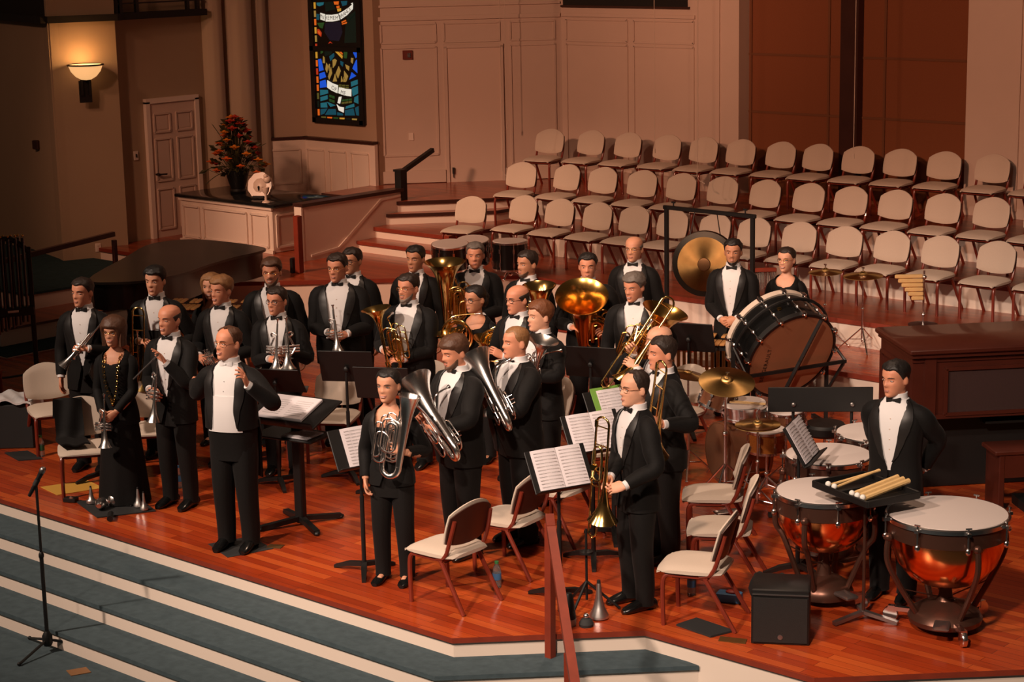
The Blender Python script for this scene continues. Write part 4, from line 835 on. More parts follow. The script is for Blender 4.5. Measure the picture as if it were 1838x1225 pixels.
# mallet tray
t = thing('mallet_tray', 'black trap table on a slim stand between the two front timpani', 'tray', (4.99, -2.52, 0), R(-20))
T = X((0, 0, .95), 0, 0)
m = M(); m.rbox((0, 0, 0), (.62, .46, .02), .004, mtx=T)
for a, b, c in ((0, -.23, .62), (0, .23, .62)): m.rbox((a, b, .02), (c, .016, .05), .004, mtx=T)
for a in (-.31, .0, .31): m.rbox((a, 0, .02), (.016, .46, .05), .004, mtx=T)
obj('tray', m, 'matte', t); obj('pole', M().tube([(0, 0, .06), (0, 0, .94)], .012, 8), 'bronze', t)
for i in range(3):
    a = R(30+120*i); obj('foot', M().bar((0, 0, .06), (math.cos(a)*.26, math.sin(a)*.26, .02), .04, .025), 'steel', t)
for i in range(5):
    x = -.20+.07*i if i < 2 else .07+.06*(i-2)
    q = thing('timpani_mallet', ['slim wooden mallet, leftmost in the black tray', 'slim wooden mallet crossing the leftmost one in the tray', 'thick wooden mallet in the tray, nearest the middle divider', 'thick wooden mallet in the tray, middle of three', 'thick wooden mallet in the tray, rightmost of three'][i], 'mallet', group='timpani mallets', mtx=X((4.99, -2.52, 0), -20)@T)
    obj('shaft', M().tube([(x, -.17, .026), (x+(.02 if i < 1 else -.06 if i < 2 else -.05), .27, .075)], .010 if i < 2 else .019, 8), 'bamboo', q)
    obj('mallet_head', M().ell((x, -.175, .035), (.022, .022, .022), 10, 7), 'felt', q)
# conductor's stand
t = thing('conductor_stand', 'black two-tier conductor stand in the centre of the stage', 'music stand', (.02, -3.40, 0), R(12))
T = X((.06, -.16, 1.0), 0, -72); T2 = X((.06, -.16, .80), 0, -90)
obj('desk', M().rbox((0, 0, 0), (.72, .02, .46), .004, mtx=T).rbox((0, -.03, -.23), (.72, .06, .014), .004, mtx=T), 'matte', t)
obj('shelf', M().rbox((0, 0, 0), (.62, .018, .36), .004, mtx=T2), 'matte', t)
obj('column', M().rbox((.06, -.10, .50), (.085, .07, .96), .01), 'matte', t)
for i in range(4):
    a = R(45+90*i+12); obj('foot', M().bar((.06, -.1, .06), (.06+math.cos(a)*.36, -.1+math.sin(a)*.36, .025), .05, .04).ell((.06+math.cos(a)*.36, -.1+math.sin(a)*.36, .02), (.03, .03, .02), 8, 5), 'matte', t)
q = thing('conductor_score', 'thick open score lying on the upper tier of the conductor stand', 'score', (.02, -3.40, 0), R(12))
obj('pages', M().rbox((-.02, -.028, .0), (.46, .03, .34), .006, mtx=T), 'paper', q)
m = M()
for i in range(8): m.rbox((-.13, -.0445, -.12+i*.03), (.16, .002, .011), .0005, mtx=T); m.rbox((.09, -.0445, -.12+i*.03), (.16, .002, .011), .0005, mtx=T)
obj('staves', m, 'staff', q)
q = thing('loose_score', 'small printed score on the lower shelf of the conductor stand', 'score', (.02, -3.40, 0), R(12)); obj('pages', M().rbox((.12, -.018, -.03), (.26, .014, .24), .003, mtx=T2), 'paper', q)
m = M()
for i in range(6): m.rbox((.12, -.026, -.11+i*.03), (.2, .002, .012), .0005, mtx=T2)
obj('staves', m, 'staff', q)
# ------------------------------------------------------------------ small things
t = thing('monitor_speaker', 'black monitor speaker on the stage floor at right front', 'speaker', (4.72, -3.16, 0), R(32))
m = M(); m.rbox((0, 0, .20), (.40, .36, .40), .008); obj('cabinet', m, 'matte', t)
obj('grille', M().rbox((0, -.182, .18), (.375, .01, .33), .004), mat('grille_mesh', (.02, .018, .017), .6, .3, 300, .5, .3), t); obj('badge', M().lathe([(.018, 0), (.018, .004), (.001, .005)], 14, mtx=frame_z((0, -.187, .06), (0, -1, 0))), 'steel', t); obj('trim_line', M().box((0, -.185, .365), (.385, .008, .008)), 'steel', t)
tag(obj('duffel_bag', M().slab(lambda u, v, s: V3((-.12+.24*u+.02*math.sin(v*7), (.07 if s else -.07)*math.sin(PI*min(1, max(0, .08+u*.84)))*(1-.3*v), .26*v*(1+.12*math.sin(u*9)))), 12, 6), 'rubber', loc=(4.36, -2.80, 0), rz=.5), 'crumpled black cloth bag behind the monitor speaker', 'bag')
def bottle(label, x, y, cap, lab):
    t = thing('water_bottle', label, 'bottle', (x, y, 0), 0, 'water bottles')
    obj('body', M().lathe([(.028, 0), (.033, .006), (.033, .05), (.031, .055), (.033, .06), (.033, .13), (.026, .16), (.014, .185), (.013, .195)], 18), MT_pl, t)
    obj('label_band', M().lathe([(.0335, .065), (.0338, .068), (.0338, .115), (.0335, .118)], 18, cap=False), lab, t); obj('cap', M().lathe([(.016, .19), (.016, .208), (.001, .21)], 12), cap, t)
MT_pl = mat('clear_plastic', (.55, .58, .58), .12); MT_pl.node_tree.nodes['Principled BSDF'].inputs['Transmission Weight'].default_value = .8
gc = mat('green_cap', (.05, .30, .10), .5); bl = mat('blue_label', (.06, .20, .42), .6); gl = mat('dark_green_label', (.02, .12, .05), .6)
bottle('water bottle with green cap beside the front centre chairs', 2.47, -3.64, gc, bl); bottle('green-labelled water bottle in front of the empty left chair', -3.52, -3.56, gc, gl)
bottle('blue-labelled water bottle behind the conductor\'s legs', -1.60, -3.42, bl, bl); bottle('water bottle at the feet of the tall flugelhorn player', -1.29, -1.66, bl, bl); bottle('water bottle in the shadow under the right front chair', 3.72, -2.86, bl, bl)
def cone(name, lb, x, y, h, r, z=0, cap='rubber', tilt=None):
    t = thing(name, lb, 'mute', group='instrument mutes', mtx=X((x, y, z)) if tilt is None else X((x, y, z+r*.9), *tilt))
    obj('body', M().lathe([(r*.75, 0), (r, .01), (r*.98, .03), (r*.6, h*.28), (r*.36, h*.55), (r*.22, h*.9), (r*.18, h*.93)], 24), 'brushed', t); obj('cork', M().lathe([(r*.2, h*.92), (r*.17, h), (.001, h)], 12), cap, t)
MT['brushed'] = mat('brushed_silver', (.85, .80, .77), .38, 1.0)
cone('trombone_mute', 'tall silver straight mute standing beside the front trombonist\'s feet', 3.50, -3.68, .29, .072)
tag(obj('black_mat', M().prism([(-1.98, -4.28), (-1.42, -4.46), (-1.18, -4.02), (-1.62, -3.86)], .002, .010), 'rubber'), 'black mat covered with silver mutes at left front', 'mat')
cone('cornet_mute', 'silver straight mute at the left end of the black mat', -1.80, -4.24, .16, .045, .01); cone('cornet_mute', 'silver straight mute standing behind on the black mat', -1.38, -4.05, .18, .042, .01)
cone('cornet_mute', 'narrow silver mute at the far right of the black mat', -1.26, -4.08, .17, .036, .01)
t = thing('cup_mute', 'round silver cup mute in the middle of the black mat', 'mute', (-1.60, -4.14, .01), 0, 'instrument mutes'); obj('cup', M().lathe([(.035, 0), (.06, .01), (.066, .04), (.05, .085), (.028, .11)], 22), 'silver', t); obj('cork', M().lathe([(.03, .105), (.024, .15), (.001, .15)], 12), 'trimwood', t)
t = thing('cup_mute', 'silver mute lying on its side at the front of the black mat', 'mute', group='instrument mutes', mtx=X((-1.58, -4.30, .062), 40, 90)); obj('cup', M().lathe([(.03, -.05), (.05, -.045), (.052, 0), (.03, .06), (.02, .07)], 20), 'silver', t)
tag(obj('black_tube', M().tube([(-1.36, -4.36, .03), (-1.24, -4.46, .03)], .026, 12), 'matte'), 'short black tube at the right corner of the black mat', 'tube')
t = thing('instrument_peg', 'black instrument peg with pink rubber foot at the stage edge', 'stand', (3.42, -3.92, 0)); obj('peg', M().lathe([(.05, .05), (.05, .07), (.03, .22), (.02, .24)], 16), 'matte', t); obj('foot', M().lathe([(.05, 0), (.052, .05)], 16), 'cream', t)
t = thing('plunger_mute', 'black plunger mute with silver knob beside the instrument peg', 'mute', (3.53, -3.86, 0)); obj('cup', M().lathe([(.05, 0), (.055, .02), (.04, .05), (.02, .06)], 16), 'rubber', t); obj('knob', M().ell((0, 0, .075), .022, 10, 7), 'silver', t)
t = thing('trombone_stand', 'slim black instrument stand with round top behind the handrail', 'instrument stand', (3.32, -3.60, 0), .3); obj('pole', M().tube([(0, 0, .08), (0, 0, .62)], .010, 8), 'matte', t); obj('cradle', M().lathe([(.01, .42), (.05, .435), (.05, .45), (.01, .465)], 16), 'matte', t)
for i in range(3):
    a = .4+2*PI*i/3; obj('leg', M().tube([(0, 0, .22), (math.cos(a)*.24, math.sin(a)*.24, .012)], .011, 6), 'matte', t)
tag(obj('foam_pad', M().prism([(4.03, -3.46), (4.36, -3.50), (4.42, -3.30), (4.06, -3.26)], .002, .015), 'rubber'), 'black foam pad on the floor under the right front chair', 'pad')
tag(obj('floor_vent', M().prism([(4.44, -3.52), (4.62, -3.45), (4.58, -3.37), (4.40, -3.44)], .001, .006), mat('vent_brass', (.20, .10, .03), .4, .6)), 'small brass floor plate beside the monitor speaker', 'floor plate')
tag(obj('floor_plate', M().prism([(.02, -5.86), (.14, -5.90), (.20, -5.76), (.08, -5.72)], -.6, -.594), mat('plate_brown', (.25, .12, .05), .5)), 'small brown floor plate in the blue carpet below the steps', 'floor plate')
tag(obj('floor_plate', M().prism([(.35, -4.10), (.46, -4.04), (.42, -3.96), (.31, -4.02)], .001, .006), mat('plate_dark', (.09, .045, .012), .5)), 'small dark floor plate behind the conductor\'s shoes', 'floor plate')
tag(obj('floor_mat', M().prism([(-.10, -4.33), (.30, -4.46), (.42, -4.08), (.02, -3.98)], .001, .004), 'rubber'), 'thin black mat under the conductor\'s shoes', 'mat')
tag(obj('envelope', M().prism([(-2.62, -4.20), (-2.28, -4.26), (-2.14, -3.86), (-2.46, -3.80)], .001, .006), mat('manila', (.62, .33, .05), .8)), 'yellow manila envelope on the floor under the left front chairs', 'envelope')
t = thing('valve_oil_case', 'small black case with a shiny lid on the floor at left front', 'case', (-2.02, -4.30, 0), .5); obj('body', M().rbox((0, 0, .02), (.12, .08, .04), .006), 'matte', t); obj('clasp', M().ell((.02, -.02, .045), (.025, .02, .012), 8, 6), 'chrome', t)
t = thing('equipment_case', 'black case with a white cloth on top at far left', 'case', (-4.10, -3.44, 0), R(42)); obj('body', M().rbox((0, 0, .22), (.42, .34, .44), .01), 'rubber', t)
tag(obj('white_cloth', M().slab(lambda u, v, s: V3(((u-.5)*.48, (v-.5)*.40, .452+(.02 if s == 0 else 0)+.035*max(0, 1-abs(u-.35)*3)+.012*math.sin(u*17+v*9)-(.09*max(0, abs(u-.5)-.43)/.07))), 14, 10), 'shirt', loc=(-4.10, -3.44, 0), rz=R(42)), 'crumpled white cloth on the black case at far left', 'cloth')
tag(obj('black_folder', M().prism([(-3.90, -3.72), (-3.55, -3.80), (-3.42, -3.62), (-3.78, -3.54)], .001, .012), 'rubber'), 'black folder lying flat on the floor beside the far left case', 'folder')
t = thing('low_stool', 'low red wooden stool frame at the left edge of the stage', 'stool', (-6.0, -2.62, 0), R(45))
for x in (-.2, .2):
    for y in (-.15, .15): obj('leg', M().rbox((x, y, .14), (.04, .04, .28), .005), 'trimwood', t)
obj('top', M().rbox((0, 0, .29), (.46, .36, .03), .006), 'trimwood', t)
t = thing('red_box', 'small blue and red box on the floor beneath the right front chairs', 'box', (4.02, -2.80, 0), R(20)); obj('box', M().rbox((0, 0, .035), (.18, .10, .07), .006), bl, t); obj('lid', M().ell((.02, 0, .075), (.05, .035, .016), 10, 6), mat('red_plastic', (.5, .03, .02), .5), t)
# microphone on its stand, handrails, hanging microphones
t = thing('microphone_stand', 'slim black microphone stand on the carpet below the steps', 'microphone stand', (-.44, -5.70, -.6), R(20))
obj('pole', M().tube([(0, 0, .05), (0, 0, 1.36)], .011, 8).tube([(0, 0, .05), (0, 0, .78)], .016, 8).ell((0, 0, .79), (.022, .022, .035), 8, 6), 'matte', t); obj('hub', M().lathe([(.03, .05), (.04, .07), (.04, .13), (.02, .17)], 12), 'matte', t)
for a in (35, 150, 265): obj('leg', M().tube([(0, 0, .10), (math.cos(R(a))*.34, math.sin(R(a))*.34, .013)], .012, 6).ell((math.cos(R(a))*.34, math.sin(R(a))*.34, .016), .016, 8, 6), 'matte', t)
q = thing('microphone', 'silver-headed microphone clipped to the slim stand at left front', 'microphone', mtx=X((-.44, -5.70, .775), 42)@Matrix.Rotation(R(30), 4, 'Y'))
obj('handle', M().lathe([(.012, -.12), (.014, -.11), (.019, .06), (.022, .09)], 14), 'matte', q); obj('grille', M().ell((0, 0, .115), (.026, .026, .032), 12, 9), 'steel', q); obj('clip', M().tube([(0, 0, -.02), (0, 0, .03)], .021, 10), 'rubber', q)
t = thing('handrail', 'red cherry handrail leading down the front steps', 'handrail', (0, 0, 0))
ra, rb, rc = V3((3.47, -4.17, .83)), V3((3.55, -4.25, .82)), V3((4.67, -5.33, .25))
obj('post', M().bar((3.47, -4.19, -.15), ra, .055, .055, up=(0, 1, 0)), 'trimwood', t); obj('rail', M().bar(ra-V3((.08, -.09, -.005)), rb, .06, .06).bar(rb, rc, .06, .06), 'trimwood', t); obj('post', M().bar((4.40, -5.07, -.6), (4.40, -5.07, .37), .055, .055, up=(0, 1, 0)), 'trimwood', t)
t = thing('side_handrail', 'dark handrail of the carpeted side steps at far left', 'handrail', (-8.25, -.75, .24))
obj('rail', M().bar((.1, -.3, .80), (-.02, 1.7, .92), .06, .06).bar((-2.8, -.2, .82), (.1, -.3, .80), .06, .06).bar((-1.4, -.25, .10), (.1, -.3, .52), .04, .04), 'darkwood', t)
for x, y in ((.1, -.3), (-.02, 1.7), (-1.5, -.25)): obj('post', M().bar((x, y, 0 if y < 0 else 0), (x, y, .84), .05, .05, up=(0, 1, 0)), 'darkwood', t)
for lb, x, y, zb, hook in (('thin hanging microphone wire in front of the flush door edge', -6.39, 6.3, 1.49, 1), ('short hanging microphone wire right of the flush door', -7.1, 7.2, 2.02, 0), ('thin hanging microphone wire in front of the panelled back wall', -3.84, 6.5, 1.92, 0), ('thin hanging microphone wire with hooked end in front of the choir chairs', -2.47, 5.6, 1.75, 1), ('thin hanging microphone wire in front of the brown grille', -.84, 6.6, 2.03, 0)):
    t = thing('hanging_microphone', lb, 'microphone', (x, y, zb), R(40), 'hanging microphones')
    obj('wire', M().tube(([(.05, 0, -.02), (.02, 0, -.005), (-.01, 0, .05), (0, 0, .4), (0, 0, 5)] if hook else [(0, 0, .05), (0, 0, 5)]), .0042, 5), 'cream', t)
    obj('capsule', M().tube([(.05, 0, -.02), (.085, 0, -.04)] if hook else [(0, 0, .06), (0, 0, 0)], .010, 8), 'cream', t)
# ------------------------------------------------------------------ people
def skinmat(name, c):
    m = mat(name, c, .5, 0, 25, .10, spec=.35); b = m.node_tree.nodes['Principled BSDF']
    b.inputs['Subsurface Weight'].default_value = .12; b.inputs['Subsurface Radius'].default_value = (.6, .25, .12); b.inputs['Subsurface Scale'].default_value = .015
    return m
SK = {'fair': skinmat('fair_skin', (.66, .31, .19)), 'pale': skinmat('pale_skin', (.72, .37, .24)), 'warm': skinmat('warm_skin', (.54, .24, .135)), 'ruddy': skinmat('ruddy_skin', (.65, .27, .16))}
HR = {k: mat('hair_'+k, c, .55, 0, 60, .35, .4) for k, c in dict(black=(.010, .007, .006), dark=(.022, .012, .008), brown=(.085, .034, .016), red=(.16, .052, .018), grey=(.13, .105, .09), blond=(.26, .12, .045), beard=(.10, .05, .03), greyb=(.20, .15, .12)).items()}
MT['sclera'] = mat('eye_white', (.55, .46, .41), .3); MT['iris'] = mat('iris', (.03, .018, .012), .2); MT['lips'] = mat('lips', (.46, .175, .13), .45); MT['teeth'] = mat('teeth', (.8, .72, .65), .3)
MT['mouthline'] = mat('mouth_shadow_line', (.22, .07, .05), .6)
HT = [(0, -.050, .000, .018), (.008, -.080, .012, .036), (.022, -.089, .03, .047), (.045, -.089, .055, .0565), (.07, -.088, .078, .0635), (.095, -.0885, .088, .068), (.125, -.086, .096, .0725), (.15, -.0915, .101, .0755), (.175, -.088, .102, .0765), (.20, -.074, .094, .070), (.218, -.052, .076, .055), (.230, -.026, .048, .034), (.235, .0, .02, .004)]
def hs(phi, z, off=0.0):      # surface point of the head; phi 0 = front, +x = the person's left
    yf, yb, hw = interp(HT, z); y0 = .012; s, c = math.sin(phi), math.cos(phi)
    x = (hw+off)*math.copysign(abs(s)**.92, s); y = y0-(y0-yf+off)*abs(c)**.95 if c > 0 else y0+(yb-y0+off)*abs(c)**.95
    if z > .20: z = z+off*min(1, (z-.20)/.035)
    return V3((x, y, z))
def gz(v, c, w): return math.exp(-((v-c)/w)**2)
def head_mesh(jaw=1.0, nose=1.0):
    n, k = 44, 40; rs = []
    for i in range(k+1):
        t = i/k; z = .235*(.5-.5*math.cos(PI*(t*.98+.01))) if 1 else 0; r = []
        for j in range(n):
            p = hs(2*PI*j/n, z); x = p.x
            if p.y < 0:
                nz = 0
                if .076 < z < .140: nz = (.004+.019*(1-(z-.092)/.048) if z >= .092 else .023*(z-.076)/.016)
                nw = .0125 if z > .105 else .0165
                p.y -= nose*max(0, nz)*gz(x, 0, nw)
                p.y += .011*gz(abs(x), .033, .017)*gz(z, .124, .011)
                p.y -= .005*gz(abs(x), .028, .022)*gz(z, .146, .008)
                p.y -= .005*gz(x, 0, .022)*gz(z, .062, .006)+.005*gz(x, 0, .022)*gz(z, .050, .006)-.003*gz(x, 0, .02)*gz(z, .056, .0035)
                p.y -= .006*gz(x, 0, .020)*gz(z, .020, .012); p.y -= .004*gz(abs(x), .042, .016)*gz(z, .092, .018)
                p.y += .004*gz(x, 0, .025)*gz(z, .036, .006)
            if z < .09: p.x *= 1+(jaw-1)*(1-z/.09)
            r.append(p)
        rs.append(r)
    m = M().rings(rs)
    for s in (-1, 1):     # ears
        m.ell((0, 0, 0), (.009, .020, .031), 12, 8, mtx=Matrix.Translation((s*.0755, .020, .112))@Matrix.Rotation(R(-18*s), 4, 'Z')@Matrix.Rotation(R(10), 4, 'X'))
    return m
def hair_mesh(style, seed=0):
    n = 44; rr = random.Random(seed); m = M()
    fr = {'short': .186, 'receding': .224, 'fringe': .168, 'bob': .160, 'long': .186, 'bun': .192, 'side': .180, 'buzz': .192, 'full': .180}.get(style, .19)
    tab = [(0, fr), (16, fr+.002), (36, fr+(.009 if style not in ('receding', 'fringe') else .003)), (54, fr-.008 if style not in ('receding', 'buzz') else .204), (68, .152 if style != 'receding' else .17), (80, .112 if style not in ('bun',) else .13), (92, .118), (104, .135 if 0 else .095), (125, .075), (150, .050), (180, .042)]
    if style == 'bald': tab = [(0, .15), (70, .140), (80, .105), (92, .118), (104, .09), (125, .075), (150, .050), (180, .045)]
    if style in ('bob', 'long'): tab = [(0, fr), (30, fr), (48, .130), (60, .06), (80, .03), (120, .02), (180, .01)]
    th = {'short': .013, 'buzz': .005, 'receding': .009, 'fringe': .021, 'bob': .030, 'long': .018, 'bun': .014, 'side': .020, 'full': .022, 'bald': .006}.get(style, .015)
    top = {'bald': 1}.get(style, 0); K = 14; rs = []
    for v in range(K+1):
        r = []
        for j in range(n+(1 if top else 0)):
            ph = 2*PI*j/n if not top else R(lerp(66, 294, j/n)); a = math.degrees(ph); a = a if a <= 180 else 360-a
            hl = interp(tab, a)[0]+.004*noise.noise(V3((ph*5, seed, 1))); zt = .2349
            if top: zt = max(hl+.002, interp([(0, .15), (65, .150), (80, .165), (120, .178), (180, .182)], a)[0])
            f = v/K; z = hl+(zt-hl)*f
            o = -.004+(th+.004)*min(1, f*2.4)**.75
            if top: o = -.004+(th+.004)*min(1, f*5)**.7*min(1, (1-f)*4)**.6
            if not top:
                side = min(1, max(0, (a-50)/40))*(1-f)**1.5; o = o*(1-.55*side*(style not in ('bob', 'long')))
            if style in ('short', 'fringe', 'side', 'full') and a < 60: o += .006*min(1, f*4)*(1-f)
            if style == 'side': o += .010*math.sin(ph+.8)*min(1, f*4)*(1-f*.5)
            p = hs(ph, z, o); w = noise.noise(V3((p.x*38+seed, p.y*38, z*26)))*(.0065 if style not in ('bald', 'buzz', 'bun') else .0014)+noise.noise(V3((p.x*120, p.y*30+seed, z*90)))*(.003 if style not in ('bald', 'buzz') else .0005); d = V3((p.x, p.y-.01, (z-.12)*.7)).normalized()
            r.append(p+d*w*min(1, f*4))
        rs.append(r)
    m.rings(rs, cap=(False, not top), loop=not top)
    if style in ('bob', 'long'):      # hanging curtain behind and beside the face
        zb = .005 if style == 'bob' else -.20
        def cur(u, v, s):
            ph = R(lerp(64, 296, u)); z = lerp(.15, zb, v); zz = max(z, .06); o = th*.9+(.008+.004*math.sin(u*60))*v if s == 0 else -.002+.006*v
            p = hs(ph, zz, o); k = 1.0-(.10 if style == 'bob' else .18)*max(0, (.06-z)/.2); return V3((p.x*k, p.y*k+.01*(1-k), z))
        m.slab(cur, 40, 10)
    if style == 'bun':
        m.ell((0, .118, .12), (.046, .042, .046), 14, 9); m.ell((0, .085, .085), (.066, .050, .060), 14, 9)
    return m
def patch(z0, z1, a0, a1, off, nu=14, nv=4, zf=None):
    def f(u, v, s):
        ph = R(lerp(a0, a1, u)); hi = z1 if zf is None else zf(abs(math.degrees(ph))); z = lerp(z0, hi, v); e = min(1, u*6, (1-u)*6, 1 if zf else v*4, (1-v)*4)
        p = hs(ph, max(z, .001), -.004 if s else -.003+off*max(0, e)**.6); x = p.x
        if p.y < 0 and not s: p.y -= .006*gz(x, 0, .022)*gz(z, .020, .012)*e
        return p
    return M().slab(f, nu, nv)
def ik(S, W, a, b, pole):
    S, W, pole = V3(S), V3(W), V3(pole); d = W-S; L = d.length
    if L > (a+b)*.998: W = S+d.normalized()*(a+b)*.998; d = W-S; L = d.length
    x = (a*a-b*b+L*L)/(2*L); h = math.sqrt(max(0, a*a-x*x)); n = d.normalized(); q = pole-n*pole.dot(n); q = q.normalized() if q.length > 1e-4 else n.orthogonal()
    return S+n*x+q*h, W
def hand_mesh(side, wrist, fdir, pnorm, curl, spread=.10):
    f = V3(fdir).normalized(); p = V3(pnorm); p = (p-f*p.dot(f)).normalized(); th = f.cross(p)*(-1 if side > 0 else 1)
    if 0: pass
    m = M(); W = V3(wrist)
    def P(t, q, l): return W+th*t+p*q+f*l
    rs = []
    for l, w, h in ((-.05, .024, .021), (-.012, .024, .018), (.02, .036, .016), (.06, .042, .015), (.088, .040, .0125), (.096, .034, .009)):
        rs.append([P(w*math.copysign(abs(math.cos(2*PI*j/12))**.8, math.cos(2*PI*j/12)), h*math.sin(2*PI*j/12), l) for j in range(12)])
    m.rings(rs)
    for i, (t, L, rad) in enumerate(((.031, .070, .0090), (.0105, .080, .0092), (-.0105, .074, .0088), (-.030, .058, .0078))):
        a = 0; pos = V3((t, 0, .088)); pts = [V3((t, 0, .07)), pos]; c = curl[i] if hasattr(curl, '__len__') else curl; sp = (1.5-i)*spread
        for k, (fr, bend) in enumerate(((.45, 48), (.30, 75), (.25, 50))):
            a += R(bend*c); pos = pos+V3((math.sin(sp)*math.cos(a), math.sin(a), math.cos(a)*math.cos(sp)))*L*fr; pts.append(pos)
        pts = smooth_path(pts, 3); m.tube([P(*q) for q in pts], [rad*(1.05-.30*j/(len(pts)-1)) for j in range(len(pts))], 8)
        m.ell(P(*pts[-1]), rad*.75, 7, 5)
    c = sum(curl)/4 if hasattr(curl, '__len__') else curl
    pts = smooth_path([V3((.018, .002, .012)), V3((.040, .006+.012*c, .036)), V3((.056-.022*c, .012+.026*c, .066)), V3((.060-.045*c, .014+.036*c, .092-.01*c))], 3)
    m.tube([P(*q) for q in pts], [.0125-.0045*j/(len(pts)-1) for j in range(len(pts))], 8); m.ell(P(*pts[-1]), .0078, 7, 5)
    return m
TM = [(.70, .165, .105, .125), (.80, .168, .104, .128), (.93, .168, .104, .125), (1.05, .156, .106, .103), (1.20, .166, .120, .110), (1.32, .178, .120, .116), (1.40, .176, .106, .110), (1.45, .156, .086, .098), (1.48, .118, .072, .088), (1.505, .080, .064, .074), (1.53, .066, .058, .066), (1.60, .060, .054, .062)]
TW = [(.70, .160, .100, .125), (.80, .168, .102, .130), (.93, .165, .102, .122), (1.05, .134, .092, .092), (1.20, .140, .118, .098), (1.28, .150, .126, .102), (1.36, .154, .108, .102), (1.42, .140, .084, .094), (1.46, .108, .064, .084), (1.49, .066, .052, .066), (1.52, .053, .047, .056), (1.60, .050, .045, .054)]
PENDING = []
class Person:
    pass
def person(label, x, y, heading, h, sex='m', skin='fair', hair=('short', 'dark'), belly=0.0, bulk=1.0, headyaw=0, headpitch=0, headroll=0, armL=None, armR=None, beard=None, glasses=None, cloth='tux', smile=False, stance=0.0, lean=0, vest=False, bare=False, z=0, hat=None, seed=None):
    pr = Person(); s = h/1.80; seed = seed if seed is not None else int(x*97+y*31) % 50
    pr.mtx = Matrix.Translation((x, y, z))@Matrix.Rotation(R(heading), 4, 'Z'); pr.s = s
    SC = Matrix.Scale(s, 4); T = TM if sex == 'm' else TW
    def tor(zz, th, off):
        hw, fd, bd = interp(T, zz); hw *= bulk; g = math.exp(-((zz-1.05)/.20)**2)
        fd = fd*(1+(bulk-1)*.8)+belly*g; hw += belly*.55*g; bd *= 1+(bulk-1)*.6; sn, c = math.sin(th), math.cos(th)
        return V3(((hw+off)*math.copysign(abs(sn)**.80, sn), (-(fd+off) if c > 0 else (bd+off))*abs(c)**.86, zz))
    NS = 32
    def ring(zz, off): return [tor(zz, 2*PI*j/NS, off) for j in range(NS)]
    sw = .176*bulk if sex == 'm' else .150*bulk; sz = 1.398 if sex == 'm' else 1.365
    Lu, Lf = (.290, .262) if sex == 'm' else (.275, .250)
    HANG = {1: dict(w=(.262*bulk, -.03, .865), f=(.02, -.10, -1), p=(-1, 0, 0), curl=.35), -1: dict(w=(-.262*bulk, -.03, .865), f=(-.02, -.10, -1), p=(1, 0, 0), curl=.35)}
    arms = {}
    for sd, a in ((1, armL), (-1, armR)):
        a = dict(HANG[sd], **(a or {})); S_ = V3((sd*sw, .0, sz))
        E, W = ik(S_, a['w'], Lu, Lf, a.get('pole', (sd*.55, .45, -.75))); arms[sd] = (S_, E, W, a)
    pr.arms = arms
    # body: one continuous surface (head, neck, trunk, arms, legs), fused below
    hp = V3((0, -.012, 1.530 if sex == 'm' else 1.520)); HM = Matrix.Translation(hp+V3((0, .02, .03)))@Matrix.Rotation(R(headyaw), 4, 'Z')@Matrix.Rotation(R(headroll), 4, 'Y')@Matrix.Rotation(R(headpitch), 4, 'X')@Matrix.Translation((0, -.02, -.03))@Matrix.Scale(1.095 if sex == 'm' else 1.10, 4)@Matrix.Diagonal((1 if sex == 'm' else 1.05, 1, 1, 1))
    pr.head = pr.mtx@SC@HM
    bm_ = M(); bm_.join(head_mesh(1.0 if sex == 'm' else .93, 1.0 if sex == 'm' else .8), HM)
    nr = .059 if sex == 'm' else .048
    bm_.tube([(0, .015, 1.42), (0, .012, 1.50), (0, .008, 1.56), HM@V3((0, .022, .045)), HM@V3((0, .022, .09))], [nr*1.35, nr*1.06, nr, nr, nr*.9], 20)
    bm_.rings([ring(q, -.012) for q in (.80, .93, 1.05, 1.15, 1.24, 1.32, 1.38, 1.42, 1.45, 1.48, 1.505)])
    if sex == 'm': bm_.tube([(-.12, 0, 1.44), (.12, 0, 1.44)], .05, 10)
    for sd, (S_, E, W, a) in arms.items():
        d = (W-E).normalized(); bm_.tube(smooth_path([S_+V3((-sd*.07, 0, .0)), S_, E, W-d*.02, W+d*.0], 4), [.052]*5+[.048]*4+[.040]*3+[.030, .028, .027, .026, .025], 10)
    for sd in (-1, 1):
        bm_.tube([(sd*.085, 0, .86), (sd*(.095+stance*.5), 0, .5), (sd*(.10+stance), .012, .10), (sd*(.10+stance), .0, .06)], [.075, .05, .036, .036], 10); bm_.tube([(sd*(.10+stance), .02, .05), (sd*(.105+stance), -.10, .035)], [.034, .026], 8)
    bm_.xf(SC)
    hm = M()
    for sd, (S_, E, W, a) in arms.items():
        hm.join(hand_mesh(sd, W, a['f'], a['p'], a['curl'], a.get('spread', .08)), SC@Matrix.Translation(W)@Matrix.Scale(1.0 if sex == 'm' else .92, 4)@Matrix.Translation(-W))
    root = obj('person', mesh('body', bm_, SK[skin], 180), None, None, label, 'person'); root.matrix_world = pr.mtx
    md = root.modifiers.new('fuse', 'REMESH'); md.mode = 'VOXEL'; md.voxel_size = .0066; md.use_smooth_shade = True
    PENDING.append((root, hm, skin)); pr.root = root
    # ---- face parts
    def hp_(name, mb, mt): obj(name, mb.xf(SC@HM), mt, root, ang=60)
